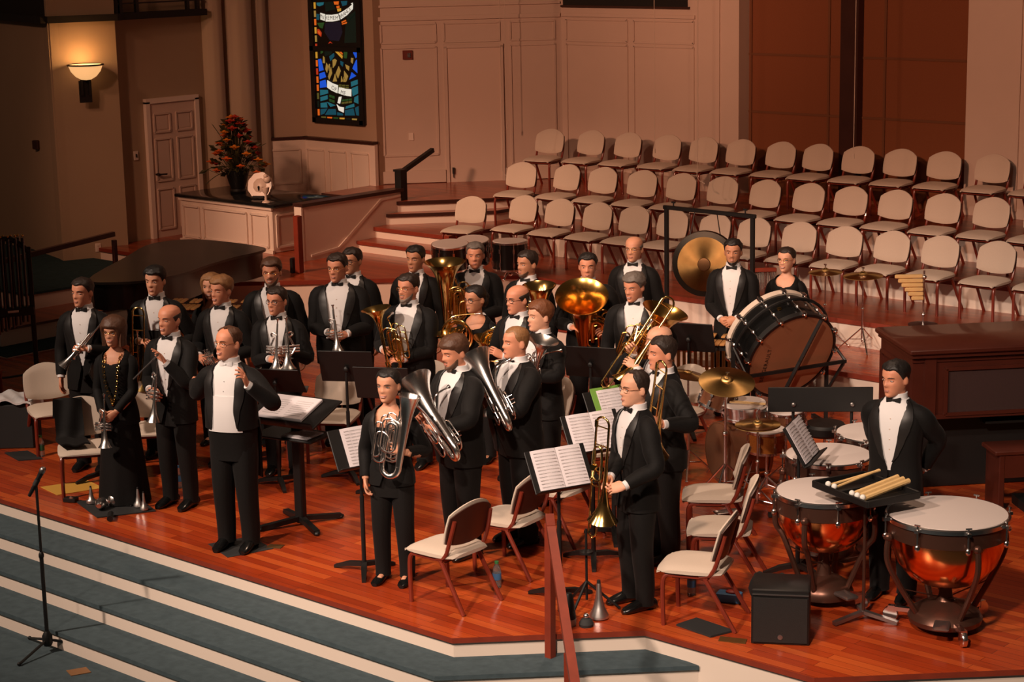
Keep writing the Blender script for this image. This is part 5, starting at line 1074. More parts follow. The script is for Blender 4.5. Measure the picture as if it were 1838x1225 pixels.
    for sd in (-1, 1):
        y = hs(sd*.42, .124).y+.0045
        hp_('eye', M().ell((sd*.032, y, .1235), (.0135, .0075, 0.0047 if not smile else .0038), 12, 8, 0).ell((sd*.032-.001*headyaw/40, y-.0045, .1235), (.0050, .0043, .0046), 8, 6, 1), ['sclera', 'iris'])
        hp_('eyelid', M().tube([(sd*.017, y-.0035, .1265), (sd*.026, y-.0062, .1305), (sd*.036, y-.005, .1305), (sd*.046, y+.002, .1255)], .0022, 6), HR['dark'] if sex == 'f' else SK[skin])
        hp_('eyebrow', M().tube([(sd*.014, hs(sd*.16, .142).y-.005, .1415), (sd*.028, hs(sd*.35, .147).y-.005, .1475), (sd*.042, hs(sd*.55, .147).y-.003, .1465), (sd*.052, hs(sd*.72, .142).y, .1415)], [.0014, .0024, .0022, .001], 6), HR[hair[1] if hair[1] not in ('blond',) else 'brown'])
    w_ = .027 if smile else .022; u_ = .005 if smile else 0
    yl = hs(0, .056).y
    lp = [V3((-w_, yl+.012, .057+u_)), V3((-w_*.5, yl-.0035, .0565)), V3((0, yl-.0055, .056)), V3((w_*.5, yl-.0035, .0565)), V3((w_, yl+.012, .057+u_))]
    m = M()
    if smile:
        m.tube(smooth_path([p+V3((0, 0, .0045)) for p in lp], 3), [.001]+[.0032]*11+[.001], 6, 0); m.tube(smooth_path([p+V3((0, 0, -.0055 if 0 < i < 4 else 0)) for i, p in enumerate(lp)], 3), [.001]+[.0036]*11+[.001], 6, 0)
        m.tube(smooth_path([p*1.0+V3((0, .0015, 0)) for p in lp[1:4]], 3), .0042, 6, 1)
    else:
        m.tube(smooth_path([p+V3((0, 0, .003)) for p in lp], 3), [.001]+[.0030]*11+[.001], 6, 0); m.tube(smooth_path([p+V3((0, 0, -.0035 if 0 < i < 4 else 0)) for i, p in enumerate(lp)], 3), [.001]+[.0036]*11+[.001], 6, 0)
    hp_('mouth', m, ['lips', 'teeth'])
    if hair[0] != 'none': hp_('hair', hair_mesh(hair[0], seed), HR[hair[1]])
    if beard:
        th_ = .0075 if beard[1] == 'full' else .004
        m = patch(.002, .04, -82, 82, th_, 24, 6, lambda a: .041 if a < 24 else (lerp(.041, .062, (a-24)/26) if a < 50 else lerp(.062, .11, (a-50)/32))); m.join(patch(.0665, .0765, -24, 24, th_+.0005, 12, 4))
        if beard[1] == 'full': m.join(M().ell((0, -.064, .008), (.034, .020, .018), 12, 8))
        hp_('beard', m, HR[beard[0]])
    if glasses:
        m = M(); yy = hs(.4, .124).y-.012
        for sd in (-1, 1):
            m.tube([(sd*.031+.0225*math.copysign(abs(math.cos(t))**.7, math.cos(t)), yy+abs(sd*.031+.0225*math.cos(t))*.10+.006*(math.cos(t)*sd > 0)*abs(math.cos(t)), .122+.0155*math.copysign(abs(math.sin(t))**.7, math.sin(t))) for t in [2*PI*i/16 for i in range(16)]], .0017 if glasses != 'thick' else .0024, 5, closed=True)
            m.tube([(sd*.053, yy+.010, .127), (sd*.074, -.03, .128), (sd*.080, .03, .124)], .0016, 5)
        m.tube([(-.009, yy, .125), (0, yy-.003, .127), (.009, yy, .125)], .0016, 5)
        hp_('glasses', m, 'brass' if glasses == 'thin' else 'darkwood')
    # ---- clothes
    def cp(name, mb, mt, lb=None, ang=50): return obj(name, mb.xf(SC), mt, root, lb, ang=ang)
    zj = {'tux': .77, 'tails': 1.00, 'suit': .84, 'top': .80, 'dress': .80}[cloth]
    m = M()
    for sd in (-1, 1):
        a = R(8*sd); kx = sd*(.100+stance*.6); fx = sd*(.105+stance)
        m.tube(smooth_path([(sd*.082, .004, .95), (sd*.088, 0, .80), (kx, -.012, .50), (fx, .008, .20), (fx, .005, .045)], 4), [v*bulk*(1 if sex == 'm' else .93) for v in (.098, .104, .108, .108, .106, .102, .096, .090, .085, .081, .078, .075, .073, .071, .069, .068, .070)], 16)
    m.rings([ring(q, .006) for q in (.74, .80, .88, .96, 1.04, 1.08)])
    if cloth == 'dress':
        m = M().rings([[V3(((.15+.10*(1-q))*math.cos(t)*(1+.04*math.sin(9*t)*(1-q)), (.13+.09*(1-q))*math.sin(t)*(1+.04*math.cos(8*t)*(1-q))+.01, .02+1.02*q)) for t in [2*PI*j/40 for j in range(40)]] for q in (0, .15, .35, .55, .75, .9, 1)])
    cp('trousers' if cloth != 'dress' else 'skirt', m, 'suit')
    for sd in (-1, 1):
        fx = sd*(.105+stance); m = M(); rs = []
        for yy, w, hh in (((.10, .026, .05), (.095, .037, .075), (.05, .042, .095), (.0, .043, .100), (-.06, .046, .088), (-.12, .049, .068), (-.165, .042, .050), (-.19, .022, .034)) if sex == 'm' else ((.10, .026, .05), (.095, .036, .072), (.05, .040, .082), (.0, .040, .078), (-.06, .044, .062), (-.12, .048, .048), (-.165, .042, .040), (-.19, .022, .030))):
            rs.append([V3((fx+sd*.25*(-(yy-.1)*.16)+w*math.cos(t), yy*1.0+.0, max(0.0, hh*.5+hh*.5*math.sin(t)*1.0))) for t in [2*PI*j/14 for j in range(14)]])
        m.rings(rs); cp('shoe', m, 'black')
    coat = cloth in ('tux', 'tails', 'suit')
    dark = 'suit'
    if coat:
        if cloth == 'tails': op = [(1.00, 27), (1.05, 24), (1.15, 21), (1.30, 22), (1.38, 24), (1.43, 28), (1.47, 40), (1.50, 62), (1.515, 70)]
        elif cloth == 'suit': op = [(.84, 14), (.95, 5), (1.04, 1), (1.15, 7), (1.28, 19), (1.36, 27), (1.41, 34), (1.45, 48), (1.475, 70), (1.49, 80)]
        else: op = [(.77, 13), (.90, 4), (.97, 1), (1.03, 3), (1.12, 10), (1.25, 15), (1.32, 18), (1.38, 21), (1.43, 26), (1.47, 38), (1.50, 58), (1.515, 70)]
        if vest: op = [(a, max(1, b*.85)) for a, b in op]
        zs = [q[0] for q in op]; NC = 40
        def jk(zz, th, extra=0):
            o = (.020 if zz < 1.40 else .014)+max(0, (1.0-zz))*.055+extra
            p = tor(zz, th, o); w = noise.noise(V3((p.x*7+seed, p.y*7, zz*6)))*.006*(zz < 1.4); return p*(1+w/.2)if 0 else V3((p.x+w, p.y+w, zz))
        zz_ = []
        for a, b in zip(zs, zs[1:]): zz_ += [a, (a+b)/2]
        zz_.append(zs[-1])
        m = M(); rs = []
        for q in zz_:
            o = R(interp(op, q)[0]); rs.append([jk(q, o+(2*PI-2*o)*j/NC) for j in range(NC+1)])
        ins = [[V3((p.x*.965, p.y*.965, p.z)) for p in r] for r in rs]
        o_ = len(m.v); m.rings(rs, loop=False); a_ = len(m.v); m.rings(ins, loop=False)
        kk = len(rs); nn = NC+1
        for i in range(kk-1):
            for j in (0, NC): A, B = o_+i*nn+j, o_+(i+1)*nn+j; m.f.append([A, B, B-o_+a_, A-o_+a_]); m.mi.append(0)
        for i in (0, kk-1):
            for j in range(NC): A, B = o_+i*nn+j, o_+i*nn+j+1; m.f.append([A, B, B-o_+a_, A-o_+a_]); m.mi.append(0)
        if cloth == 'tails':
            def tl(u, v, sd_): th = R(lerp(95, 265, u)); zz = lerp(1.06, .56, v); k = 1-.35*v; p = tor(max(zz, .80), PI+(th-PI)*k, .032 if sd_ == 0 else .022); return V3((p.x, p.y+.02*v, zz))
            m.slab(tl, 20, 8)
        for sd, (S_, E, W, a) in arms.items():
            d = (W-E).normalized(); r0 = 1.0 if sex == 'm' else .88; r0 *= .5+.5*bulk
            pth = smooth_path([S_+V3((-sd*.085, 0, .052)), S_+V3((sd*.004, 0, -.004)), S_.lerp(E, .55), E, E.lerp(W, .5), W-d*.022], 4)
            rad = [.040, .050, .060, .067, .072, .074, .076, .074, .072, .070, .068, .066, .065, .063, .061, .059, .057, .054, .051, .048, .046]
            n_ = [noise.noise(V3((i*.8, seed, sd)))*.004 for i in range(len(pth))]
            m.tube(pth, [q*r0+w for q, w in zip(rad, n_)], 16)
        cp('jacket', m, dark, ang=60)
        m = M()
        dl = {'tails': [(1.02, 2), (1.12, 12), (1.25, 24), (1.36, 26), (1.43, 24), (1.48, 18), (1.51, 14)], 'suit': [(1.06, 2), (1.15, 8), (1.28, 16), (1.36, 20), (1.42, 22), (1.46, 20), (1.485, 14)]}.get(cloth, [(1.07, 2), (1.13, 9), (1.22, 16), (1.31, 22), (1.38, 25), (1.43, 24), (1.48, 18), (1.51, 12)])
        for sd in (-1, 1):
            def lap(u, v, k):
                zz = lerp(dl[0][0], dl[-1][0], v); o = interp(op, zz)[0]-1.5; th = R(o+interp(dl, zz)[0]*u); p = jk(zz, th if sd > 0 else 2*PI-th, .009 if k == 0 else .001); return p
            m.slab(lap, 5, 18)
        cp('lapels', m, 'satin', None)
        if cloth == 'suit':
            cp('blouse', M().rings([ring(q, .008) for q in (.92, 1.0, 1.1, 1.2, 1.27, 1.325)], cap=(True, True)), 'suit')
        else:
            m = M(); m.rings([ring(q, .006) for q in (1.0, 1.1, 1.2, 1.3, 1.38, 1.43, 1.47, 1.50, 1.515)])
            m.rings([[V3(((nr+.010+k)*math.sin(t), .010-(nr+.008+k)*math.cos(t), zz)) for t in [2*PI*j/24 for j in range(24)]] for k, zz in ((.010, 1.495), (.006, 1.525), (.004, 1.556), (.000, 1.556))])
            for sd, (S_, E, W, a) in arms.items():
                d = (W-E).normalized(); cp('cuff', M().tube([W-d*.05, W-d*.03, W+d*.006], [.034, .036, .035], 14), 'shirt')
            for i in range(4): m.ell(tor(1.16+.075*i, 0, .008), (.005, .003, .005), 6, 4, 1)
            cp('shirt', m, ['shirt', 'ivory' if cloth != 'tails' else 'shirt'])
            bt = 'satin' if cloth == 'tux' else 'shirt'
            y0 = -(nr+.008); m = M()
            for sd in (-1, 1): m.rings([[V3((sd*xx, y0-.006-yy+k*.010*1, 1.512+q*hh)) for k, q in ((0, -1), (1, -1), (1, 1), (0, 1))] for xx, hh, yy in ((.004, .008, .004), (.022, .013, .006), (.050, .021, .0), (.055, .019, -.004))])
            m.ell((0, y0-.008, 1.512), (.010, .008, .011), 10, 7); cp('bow_tie', m, bt, 'white bow tie' if cloth == 'tails' else None)
            if cloth == 'tails':
                def vs_(u, v, k): zz = lerp(1.0-.035*(1-abs(u-.5)*2)*(1 if 1 else 0), 1.27, v) if v < .99 else 1.27; th = R(lerp(-40, 40, u)); return tor(max(.9, lerp(.985, 1.27, v)), th, .014 if k == 0 else .002)
                cp('waistcoat', M().slab(vs_, 16, 8), 'shirt')
            if vest: cp('waistcoat', M().rings([ring(q, .011) for q in (1.0, 1.08, 1.16, 1.22)], cap=(True, True)), 'suit')
    else:
        op = [(1.365, 2), (1.375, 20), (1.40, 32), (1.43, 42), (1.455, 58), (1.475, 74)]
        m = M(); m.rings([ring(q, .012+max(0, 1-q)*.06) for q in (.78, .88, .97, 1.06, 1.15, 1.24, 1.31, 1.36)], cap=(False, False))
        rs = []
        for q in (1.36, 1.366, 1.375, 1.39, 1.41, 1.43, 1.455, 1.475):
            o = R(interp(op, q)[0]); rs.append([tor(q, o+(2*PI-2*o)*j/32, .012) for j in range(33)])
        m.rings(rs, loop=False)
        for sd, (S_, E, W, a) in arms.items():
            d = (W-E).normalized(); pth = smooth_path([S_+V3((-sd*.075, 0, .05)), S_+V3((sd*.004, 0, -.004)), S_.lerp(E, .55), E, E.lerp(W, .5), W-d*.012], 4)
            m.tube(pth, [q*.82 for q in (.040, .048, .058, .066, .071, .073, .072, .070, .068, .067, .066, .065, .063, .061, .059, .057, .055, .053, .051, .050, .049)], 14)
        cp('blouse', m, 'suit', None, 60)
    return pr
def finish_people():
    dg = bpy.context.evaluated_depsgraph_get()
    done = [bpy.data.meshes.new_from_object(r.evaluated_get(dg)) for r, _, _ in PENDING]
    for (r, hm, skin), me in zip(PENDING, done):
        r.modifiers.clear(); b = bmesh.new(); b.from_mesh(me)
        for _ in range(1): bmesh.ops.smooth_vert(b, verts=b.verts, factor=.35, use_axis_x=True, use_axis_y=True, use_axis_z=True)
        h2 = mesh('hands', hm, SK[skin], 180); b.from_mesh(h2); b.to_mesh(me); b.free(); bpy.data.meshes.remove(h2)
        me.materials.clear(); me.materials.append(SK[skin]); me.polygons.foreach_set('material_index', [0]*len(me.polygons)); me.shade_smooth(); old = r.data; r.data = me; me.name = 'body'; bpy.data.meshes.remove(old)
# ------------------------------------------------------------------ the band
HL = lambda w, f=(0, -.2, -1), p=(-1, 0, 0), c=.45, **k: dict(w=w, f=f, p=p, curl=c, **k)
CLASP_L = HL((.085, -.215, 1.02), (-.8, -.25, -.35), (-.2, .9, -.2), .5); CLASP_R = HL((-.075, -.20, 1.01), (.8, -.3, -.35), (.2, .9, -.2), .5)
BEHIND_L = HL((.14, .21, .95), (-.8, .25, -.4), (0, 1, 0), .4, pole=(.45, .75, -.4)); BEHIND_R = HL((-.14, .21, .95), (.8, .25, -.4), (0, 1, 0), .4, pole=(-.45, .75, -.4))
P = {}
P['P1'] = person('man with dark hair and stubble at far left holding a silver trumpet', -2.77, -3.49, 29.6, 1.82, hair=('short', 'dark'), skin='ruddy', headyaw=-14, armL=HL((.115, -.235, 1.19), (-.85, -.35, .12), (0, .5, -.8), .6), armR=HL((-.235, -.08, .88), (.0, -.1, -1), (1, 0, 0), .3))
P['P2'] = person('smiling woman with brown bobbed hair, glasses and a long chain necklace', -1.64, -4.0, 28.8, 1.67, 'f', 'fair', ('bob', 'brown'), headyaw=-4, smile=True, glasses='thin', cloth='dress', armL=HL((.06, -.20, .93), (-.7, -.3, -.6), (-.3, .8, .3), .5), armR=HL((-.09, -.19, .93), (.6, -.3, -.7), (.3, .8, .3), .5))
P['P3'] = person('tall young dark-haired man in a black waistcoat at the back left', -2.61, -2.78, 36, 1.84, hair=('full', 'black'), skin='fair', headyaw=-8, vest=True, armR=HL((-.12, -.23, 1.14), (.75, -.5, .1), (0, .4, -.9), .7), armL=HL((.22, -.16, 1.0), (-.6, -.7, 0), (-.5, 0, -.8), .6))
P['P4'] = person('balding man in a tuxedo raising one open hand in front of his chest', -1.16, -3.76, 17.1, 1.80, hair=('bald', 'dark'), skin='ruddy', headyaw=-8, smile=True, armL=HL((.10, -.25, 1.34), (-.35, -.35, .85), (-.55, -.75, 0), [.15, .2, .3, .4], spread=.16), armR=HL((-.10, -.22, 1.08), (.75, -.4, -.3), (.1, .8, -.4), .6))
P['P5'] = person('young woman with long fair hair standing half behind the fair-haired trumpeter', -2.55, -2.16, 31, 1.70, 'f', 'fair', ('long', 'blond'), headyaw=0, smile=True, cloth='top')
P['P6'] = person('fair-haired man in a tuxedo holding a silver trumpet low at his waist', -1.86, -2.6, 22.6, 1.80, hair=('full', 'blond'), skin='ruddy', headyaw=-16, smile=True, armR=HL((-.17, -.19, 1.07), (.7, -.5, -.1), (0, .5, -.8), .6), armL=HL((.14, -.20, 1.06), (-.7, -.5, 0), (0, .5, -.8), .6))
P['P7'] = person('smiling bearded man with glasses and brown hair in the back row', -2.1, -1.78, 41, 1.83, hair=('full', 'brown'), skin='ruddy', headyaw=-4, smile=True, glasses='thin', beard=('beard', 'full'), bulk=1.08, belly=.02)
P['P8'] = person('man with short dark hair and dark glasses holding two silver cornets before his chest', -1.23, -2.48, 34, 1.75, hair=('short', 'dark'), skin='ruddy', headyaw=-18, glasses='thick', armL=HL((.15, -.26, 1.22), (-.6, -.65, .25), (-.6, .6, -.2), .6), armR=HL((-.03, -.25, 1.16), (.75, -.55, .1), (.3, .6, -.6), .6))
P['P9'] = person('conductor in white tie and tails with outstretched arms at centre left', .16, -4.22, 24, 1.84, hair=('receding', 'brown'), skin='ruddy', headyaw=-22, headpitch=-4, glasses='thin', cloth='tails', belly=.045, bulk=1.05, smile=True, beard=None, armL=HL((.265, -.25, 1.40), (-.1, -.45, .85), (-.85, -.1, -.3), [.25, .35, .5, .6], pole=(.7, .2, -.7), spread=.14), armR=HL((-.50, .36, 1.24), (-.6, .75, -.1), (.6, .6, -.3), .3, pole=(-.3, -.2, -.9)))
P['P10'] = person('tall heavy man with glasses and black bow tie holding a silver flugelhorn bell down', -1.58, -1.39, 35, 1.88, hair=('short', 'dark'), skin='ruddy', headyaw=-14, headpitch=3, glasses='thin', belly=.05, bulk=1.12, armL=HL((.11, -.25, 1.09), (-.8, -.35, -.25), (-.1, .8, -.4), .55), armR=HL((-.06, -.25, 1.10), (.75, -.4, -.3), (.1, .8, -.4), .55))
P['P11'] = person('man with dark hair and glasses mostly hidden behind the tall flugelhorn player', -2.05, -.75, 21.7, 1.80, hair=('short', 'dark'), skin='warm', headyaw=-10, glasses='thick')
P['P12'] = person('young man with short black hair standing at the back left of the gold tuba bell', -1.62, -.29, 25, 1.80, hair=('short', 'black'), skin='warm', headyaw=-8)
P['P13'] = person('grey-bearded man with glasses holding a brass alto horn with its bell up', -.46, -1.56, 20, 1.82, hair=('short', 'dark'), skin='ruddy', headyaw=-12, glasses='thin', beard=('greyb', 'full'), belly=.05, bulk=1.1, armR=HL((-.16, -.24, 1.13), (.5, -.65, .1), (.5, .3, -.6), .65), armL=HL((.05, -.26, 1.06), (-.85, -.35, .0), (-.1, .5, -.85), .55))
P['P14'] = person('grey-haired man in the back row standing beside the upright gold tuba', -1.27, .21, 33, 1.80, hair=('short', 'grey'), skin='ruddy', headyaw=4, bulk=1.04, armR=HL((-.24, -.26, 1.16), (-.2, -.9, .1), (.8, 0, -.4), .6), armL=HL((.10, -.24, 1.08), (-.75, -.6, 0), (-.2, .3, -.8), .6))
P['P15'] = person('woman with dark tied-back hair and glasses in a black scoop-neck top with a french horn', -.09, -1.05, 21, 1.68, 'f', 'warm', ('bun', 'black'), headyaw=-26, headpitch=4, glasses='thick', cloth='top', armL=HL((.20, -.26, 1.14), (-.2, -.6, .75), (-.8, .1, -.3), .6), armR=HL((-.10, -.22, 1.10), (.6, -.6, .2), (.2, .4, -.8), .5))
P['P16'] = person('young bearded man in profile in the back row by the right black drum', -.49, .13, 10, 1.80, hair=('short', 'dark'), skin='warm', headyaw=-18, beard=('beard', 'thin'))
P['P17'] = person('bald man with round dark glasses behind the french horns', .66, -1.30, 0, 1.80, hair=('bald', 'dark'), skin='ruddy', headyaw=-14, headpitch=3, glasses='thick', armL=HL((.06, -.30, 1.20), (-.5, -.6, .55), (-.3, .5, -.6), .6), armR=HL((-.20, -.26, 1.16), (.3, -.6, .7), (.6, .2, -.6), .6))
P['P18'] = person('young man with reddish hair hugging a silver mellophone with its bell up', 1.24, -1.67, -4, 1.77, hair=('full', 'red'), skin='pale', headyaw=-20, bulk=1.05, armL=HL((.14, -.34, 1.20), (-.9, -.3, .1), (-.2, .9, 0), .5, pole=(.9, .1, -.4)), armR=HL((.10, -.28, 1.14), (.9, -.2, .1), (0, .8, -.4), .5))
P['P19'] = person('heavy man with shaved head and bow tie hugging a silver euphonium', 1.87, -2.69, -18, 1.80, hair=('buzz', 'blond'), skin='ruddy', headyaw=-6, belly=.08, bulk=1.22, armL=HL((.12, -.37, 1.16), (-.9, -.3, .1), (-.2, .9, 0), .45, pole=(.9, .1, -.5)), armR=HL((.02, -.33, 1.30), (.7, -.3, .3), (.2, .6, -.7), .6))
P['P20'] = person('brown-haired bearded man looking down over a large silver euphonium', 1.72, -3.22, -8, 1.80, hair=('fringe', 'brown'), skin='ruddy', headyaw=-8, headpitch=10, beard=('beard', 'full'), belly=.05, bulk=1.12, armL=HL((.19, -.38, 1.12), (-.9, -.3, .1), (-.2, .8, .2), .45, pole=(.9, .1, -.5)), armR=HL((.0, -.36, 1.16), (.2, -.7, .5), (.6, .3, -.6), .6))
P['P21'] = person('smiling dark-haired woman in a black trouser suit with a silver tenor horn at front centre', 1.75, -4.01, 25.7, 1.68, 'f', 'fair', ('bun', 'black'), headyaw=-8, smile=True, cloth='suit', armL=HL((.20, -.215, 1.16), (-.80, -.35, .35), (-.3, .8, -.2), [.45, .5, .55, .6]), armR=HL((-.20, -.08, .88), (.1, -.1, -1), (1, 0, 0), .4))
P['P22'] = person('dark-haired man whose lower face is hidden by a large brass tuba bell', .08, .36, 35, 1.80, hair=('short', 'black'), skin='ruddy', headyaw=0, belly=.03, bulk=1.1, armR=HL((-.14, -.30, 1.12), (.5, -.7, .2), (.5, .3, -.7), .6), armL=HL((.22, -.27, 1.08), (-.6, -.6, .1), (-.6, .3, -.6), .6))
P['P23'] = person('bald man with glasses standing at the very back before the choir chairs', -.2, 1.44, 23, 1.80, hair=('bald', 'grey'), skin='fair', headyaw=-5, glasses='thin')
P['P24'] = person('smiling grey-haired man looking down beside a tilted brass tuba', 1.11, -.2, 25, 1.80, hair=('side', 'grey'), skin='ruddy', headyaw=-20, headpitch=9, smile=True, vest=True, bulk=1.08, armL=HL((.26, -.22, 1.08), (-.4, -.8, 0), (-.5, .3, -.6), .6))
P['P26'] = person('bald man mostly hidden behind the dark-haired trombonist, holding up a trombone', 2.62, -1.80, -28, 1.75, hair=('bald', 'dark'), skin='pale', headyaw=-12, bulk=1.05, armR=HL((-.10, -.20, 1.56), (.3, -.5, .7), (.7, .2, -.5), .6), armL=HL((.02, -.22, 1.46), (-.5, -.6, .5), (-.4, .5, -.6), .6))
P['P27'] = person('dark-haired man in profile with a trombone, behind the man in rimless glasses', 3.05, -2.32, -28, 1.80, hair=('short', 'dark'), skin='ruddy', headyaw=-2, bulk=1.08, belly=.02, armR=HL((.24, -.32, 1.20), (.7, -.4, .2), (.5, .4, -.7), .65), armL=HL((.44, -.20, 1.22), (-.1, -.7, .3), (-.7, .3, -.5), .6))
P['P28'] = person('balding man in thin glasses at front right holding a gold trombone bell down', 3.55, -3.30, -22, 1.78, hair=('receding', 'dark'), skin='pale', headyaw=0, glasses='thin', armR=HL((.09, -.27, 1.05), (.5, -.75, -.2), (.5, .4, -.6), .65), armL=HL((.27, -.25, 1.03), (-.5, -.7, -.2), (-.6, .4, -.5), .6))
P['P29'] = person('black-haired man with trimmed beard standing in front of the gong, hands clasped', .73, 1.86, 22, 1.80, hair=('short', 'black'), skin='warm', headyaw=6, beard=('dark', 'thin'), armL=CLASP_L, armR=CLASP_R)
P['P30'] = person('smiling woman with glasses and tied-back dark hair behind the concert bass drum', 1.03, 2.37, 18, 1.68, 'f', 'pale', ('bun', 'dark'), headyaw=-8, smile=True, glasses='thin', cloth='top')
P['P31'] = person('dark-haired young man with hands behind his back behind the timpani', 4.90, -1.97, 10, 1.80, hair=('short', 'black'), skin='ruddy', headyaw=-20, headpitch=4, bulk=1.06, armL=BEHIND_L, armR=BEHIND_R)
# woman's long chain necklace
p2 = P['P2']; m = M(); s = p2.s
pts = smooth_path([(-.07, .02, 1.47), (-.075, -.075, 1.42), (-.07, -.13, 1.30), (-.05, -.135, 1.15), (-.012, -.125, 1.02), (.012, -.125, 1.02), (.05, -.135, 1.15), (.07, -.13, 1.30), (.075, -.075, 1.42), (.07, .02, 1.47)], 6)
for i, q in enumerate(pts):
    if i % 2: continue
    d = (pts[min(i+1, len(pts)-1)]-pts[max(i-1, 0)]).normalized(); u = V3((0, -1, 0)); w = d.cross(u).normalized()
    m.tube([q+d*.016*math.cos(t)+(w*.010+u*.004)*math.sin(t)+u*.004 for t in [2*PI*k/10 for k in range(10)]], .0042, 5, closed=True)
m.ell((0, -.135, .985), (.014, .01, .016), 10, 7)
obj('necklace', m.xf(Matrix.Scale(s, 4)), 'brass', p2.root, 'long chain necklace of silver and gold links')
finish_people()

# ------------------------------------------------------------------ brass instruments
def on(pid, o, z, up=(0, 0, 1)):      # frame at a point of a person's own space
    p = P[pid]; return p.mtx@frame_z(V3(o)*p.s, V3(z), V3(up))
def arc(c, r, a0, a1, u, w, n=9): return [V3(c)+V3(u)*r*math.cos(R(lerp(a0, a1, i/n)))+V3(w)*r*math.sin(R(lerp(a0, a1, i/n))) for i in range(n+1)]
EX, EY, EZ = V3((1, 0, 0)), V3((0, 1, 0)), V3((0, 0, 1))
def belllathe(z0, z1, r0, r1, n=28, k=3.2, cf=.12):
    L = z1-z0; a = [(r0+(r1-r0)*(cf*t**.95+(1-cf)*t**(k*2.4)), z0+L*t) for t in [i/16 for i in range(17)]]
    return a+[(r1*1.012, z1+.002), (r1*.985, z1-.001)]+[(max(.002, r-.0025), z) for r, z in a[::-1][1:12]]
def trumpet(name, label, mtx, mt='silver', rb=.060, fat=1.0, cat='trumpet'):
    fat *= 1.3
    if cat != 'trumpet': mtx = mtx@Matrix.Diagonal((1, 1.15, .80, 1))
    t = thing(name, label, cat, mtx=mtx)
    obj('bell', M().lathe(belllathe(-.17, .22, .007*fat, rb, k=2.4/fat**.5), 28, cap=False), mt, t)
    m = M(); r = .0062*fat
    m.tube([(0, 0, -.17)]+arc((0, -.028, -.17), .028, 90, 270, EY, -EZ, 8)[1:]+[(0, -.056, -.04)], r, 8)
    m.tube([(.018, -.012, -.30), (.018, -.012, .08)]+arc((.018, -.040, .08), .028, 90, -90, EY, EZ, 8)+[(.018, -.068, -.01)], r*.95, 8)
    for k in range(3): m.tube([(0, -.03-.01*k, -.03+.03*k), (-.045, -.03-.01*k, -.03+.03*k), (-.045, -.06, -.03+.03*k), (0, -.06, -.03+.03*k)], r*.8, 6)
    m.tube([(0, -.005, -.08), (.018, -.012, -.08)], .004, 5); m.tube([(0, -.005, .04), (.018, -.012, .04)], .004, 5)
    obj('tubing', m, mt, t)
    for k in range(3): obj('valve', M().tube([(.008, -.10, -.035+.032*k), (.008, .035, -.035+.032*k)], .0115, 10).tube([(.008, .035, -.035+.032*k), (.008, .058, -.035+.032*k)], .004, 6).lathe([(.001, .0), (.010, .001), (.010, .005), (.001, .006)], 10, mtx=frame_z((.008, .056, -.035+.032*k), (0, 1, 0))), mt, t)
    obj('mouthpiece', M().lathe([(.005, .0), (.007, -.04), (.013, -.052), (.0135, -.062), (.009, -.062), (.002, -.05)], 14, mtx=Matrix.Translation((.018, -.012, -.295))), mt, t)
    return t
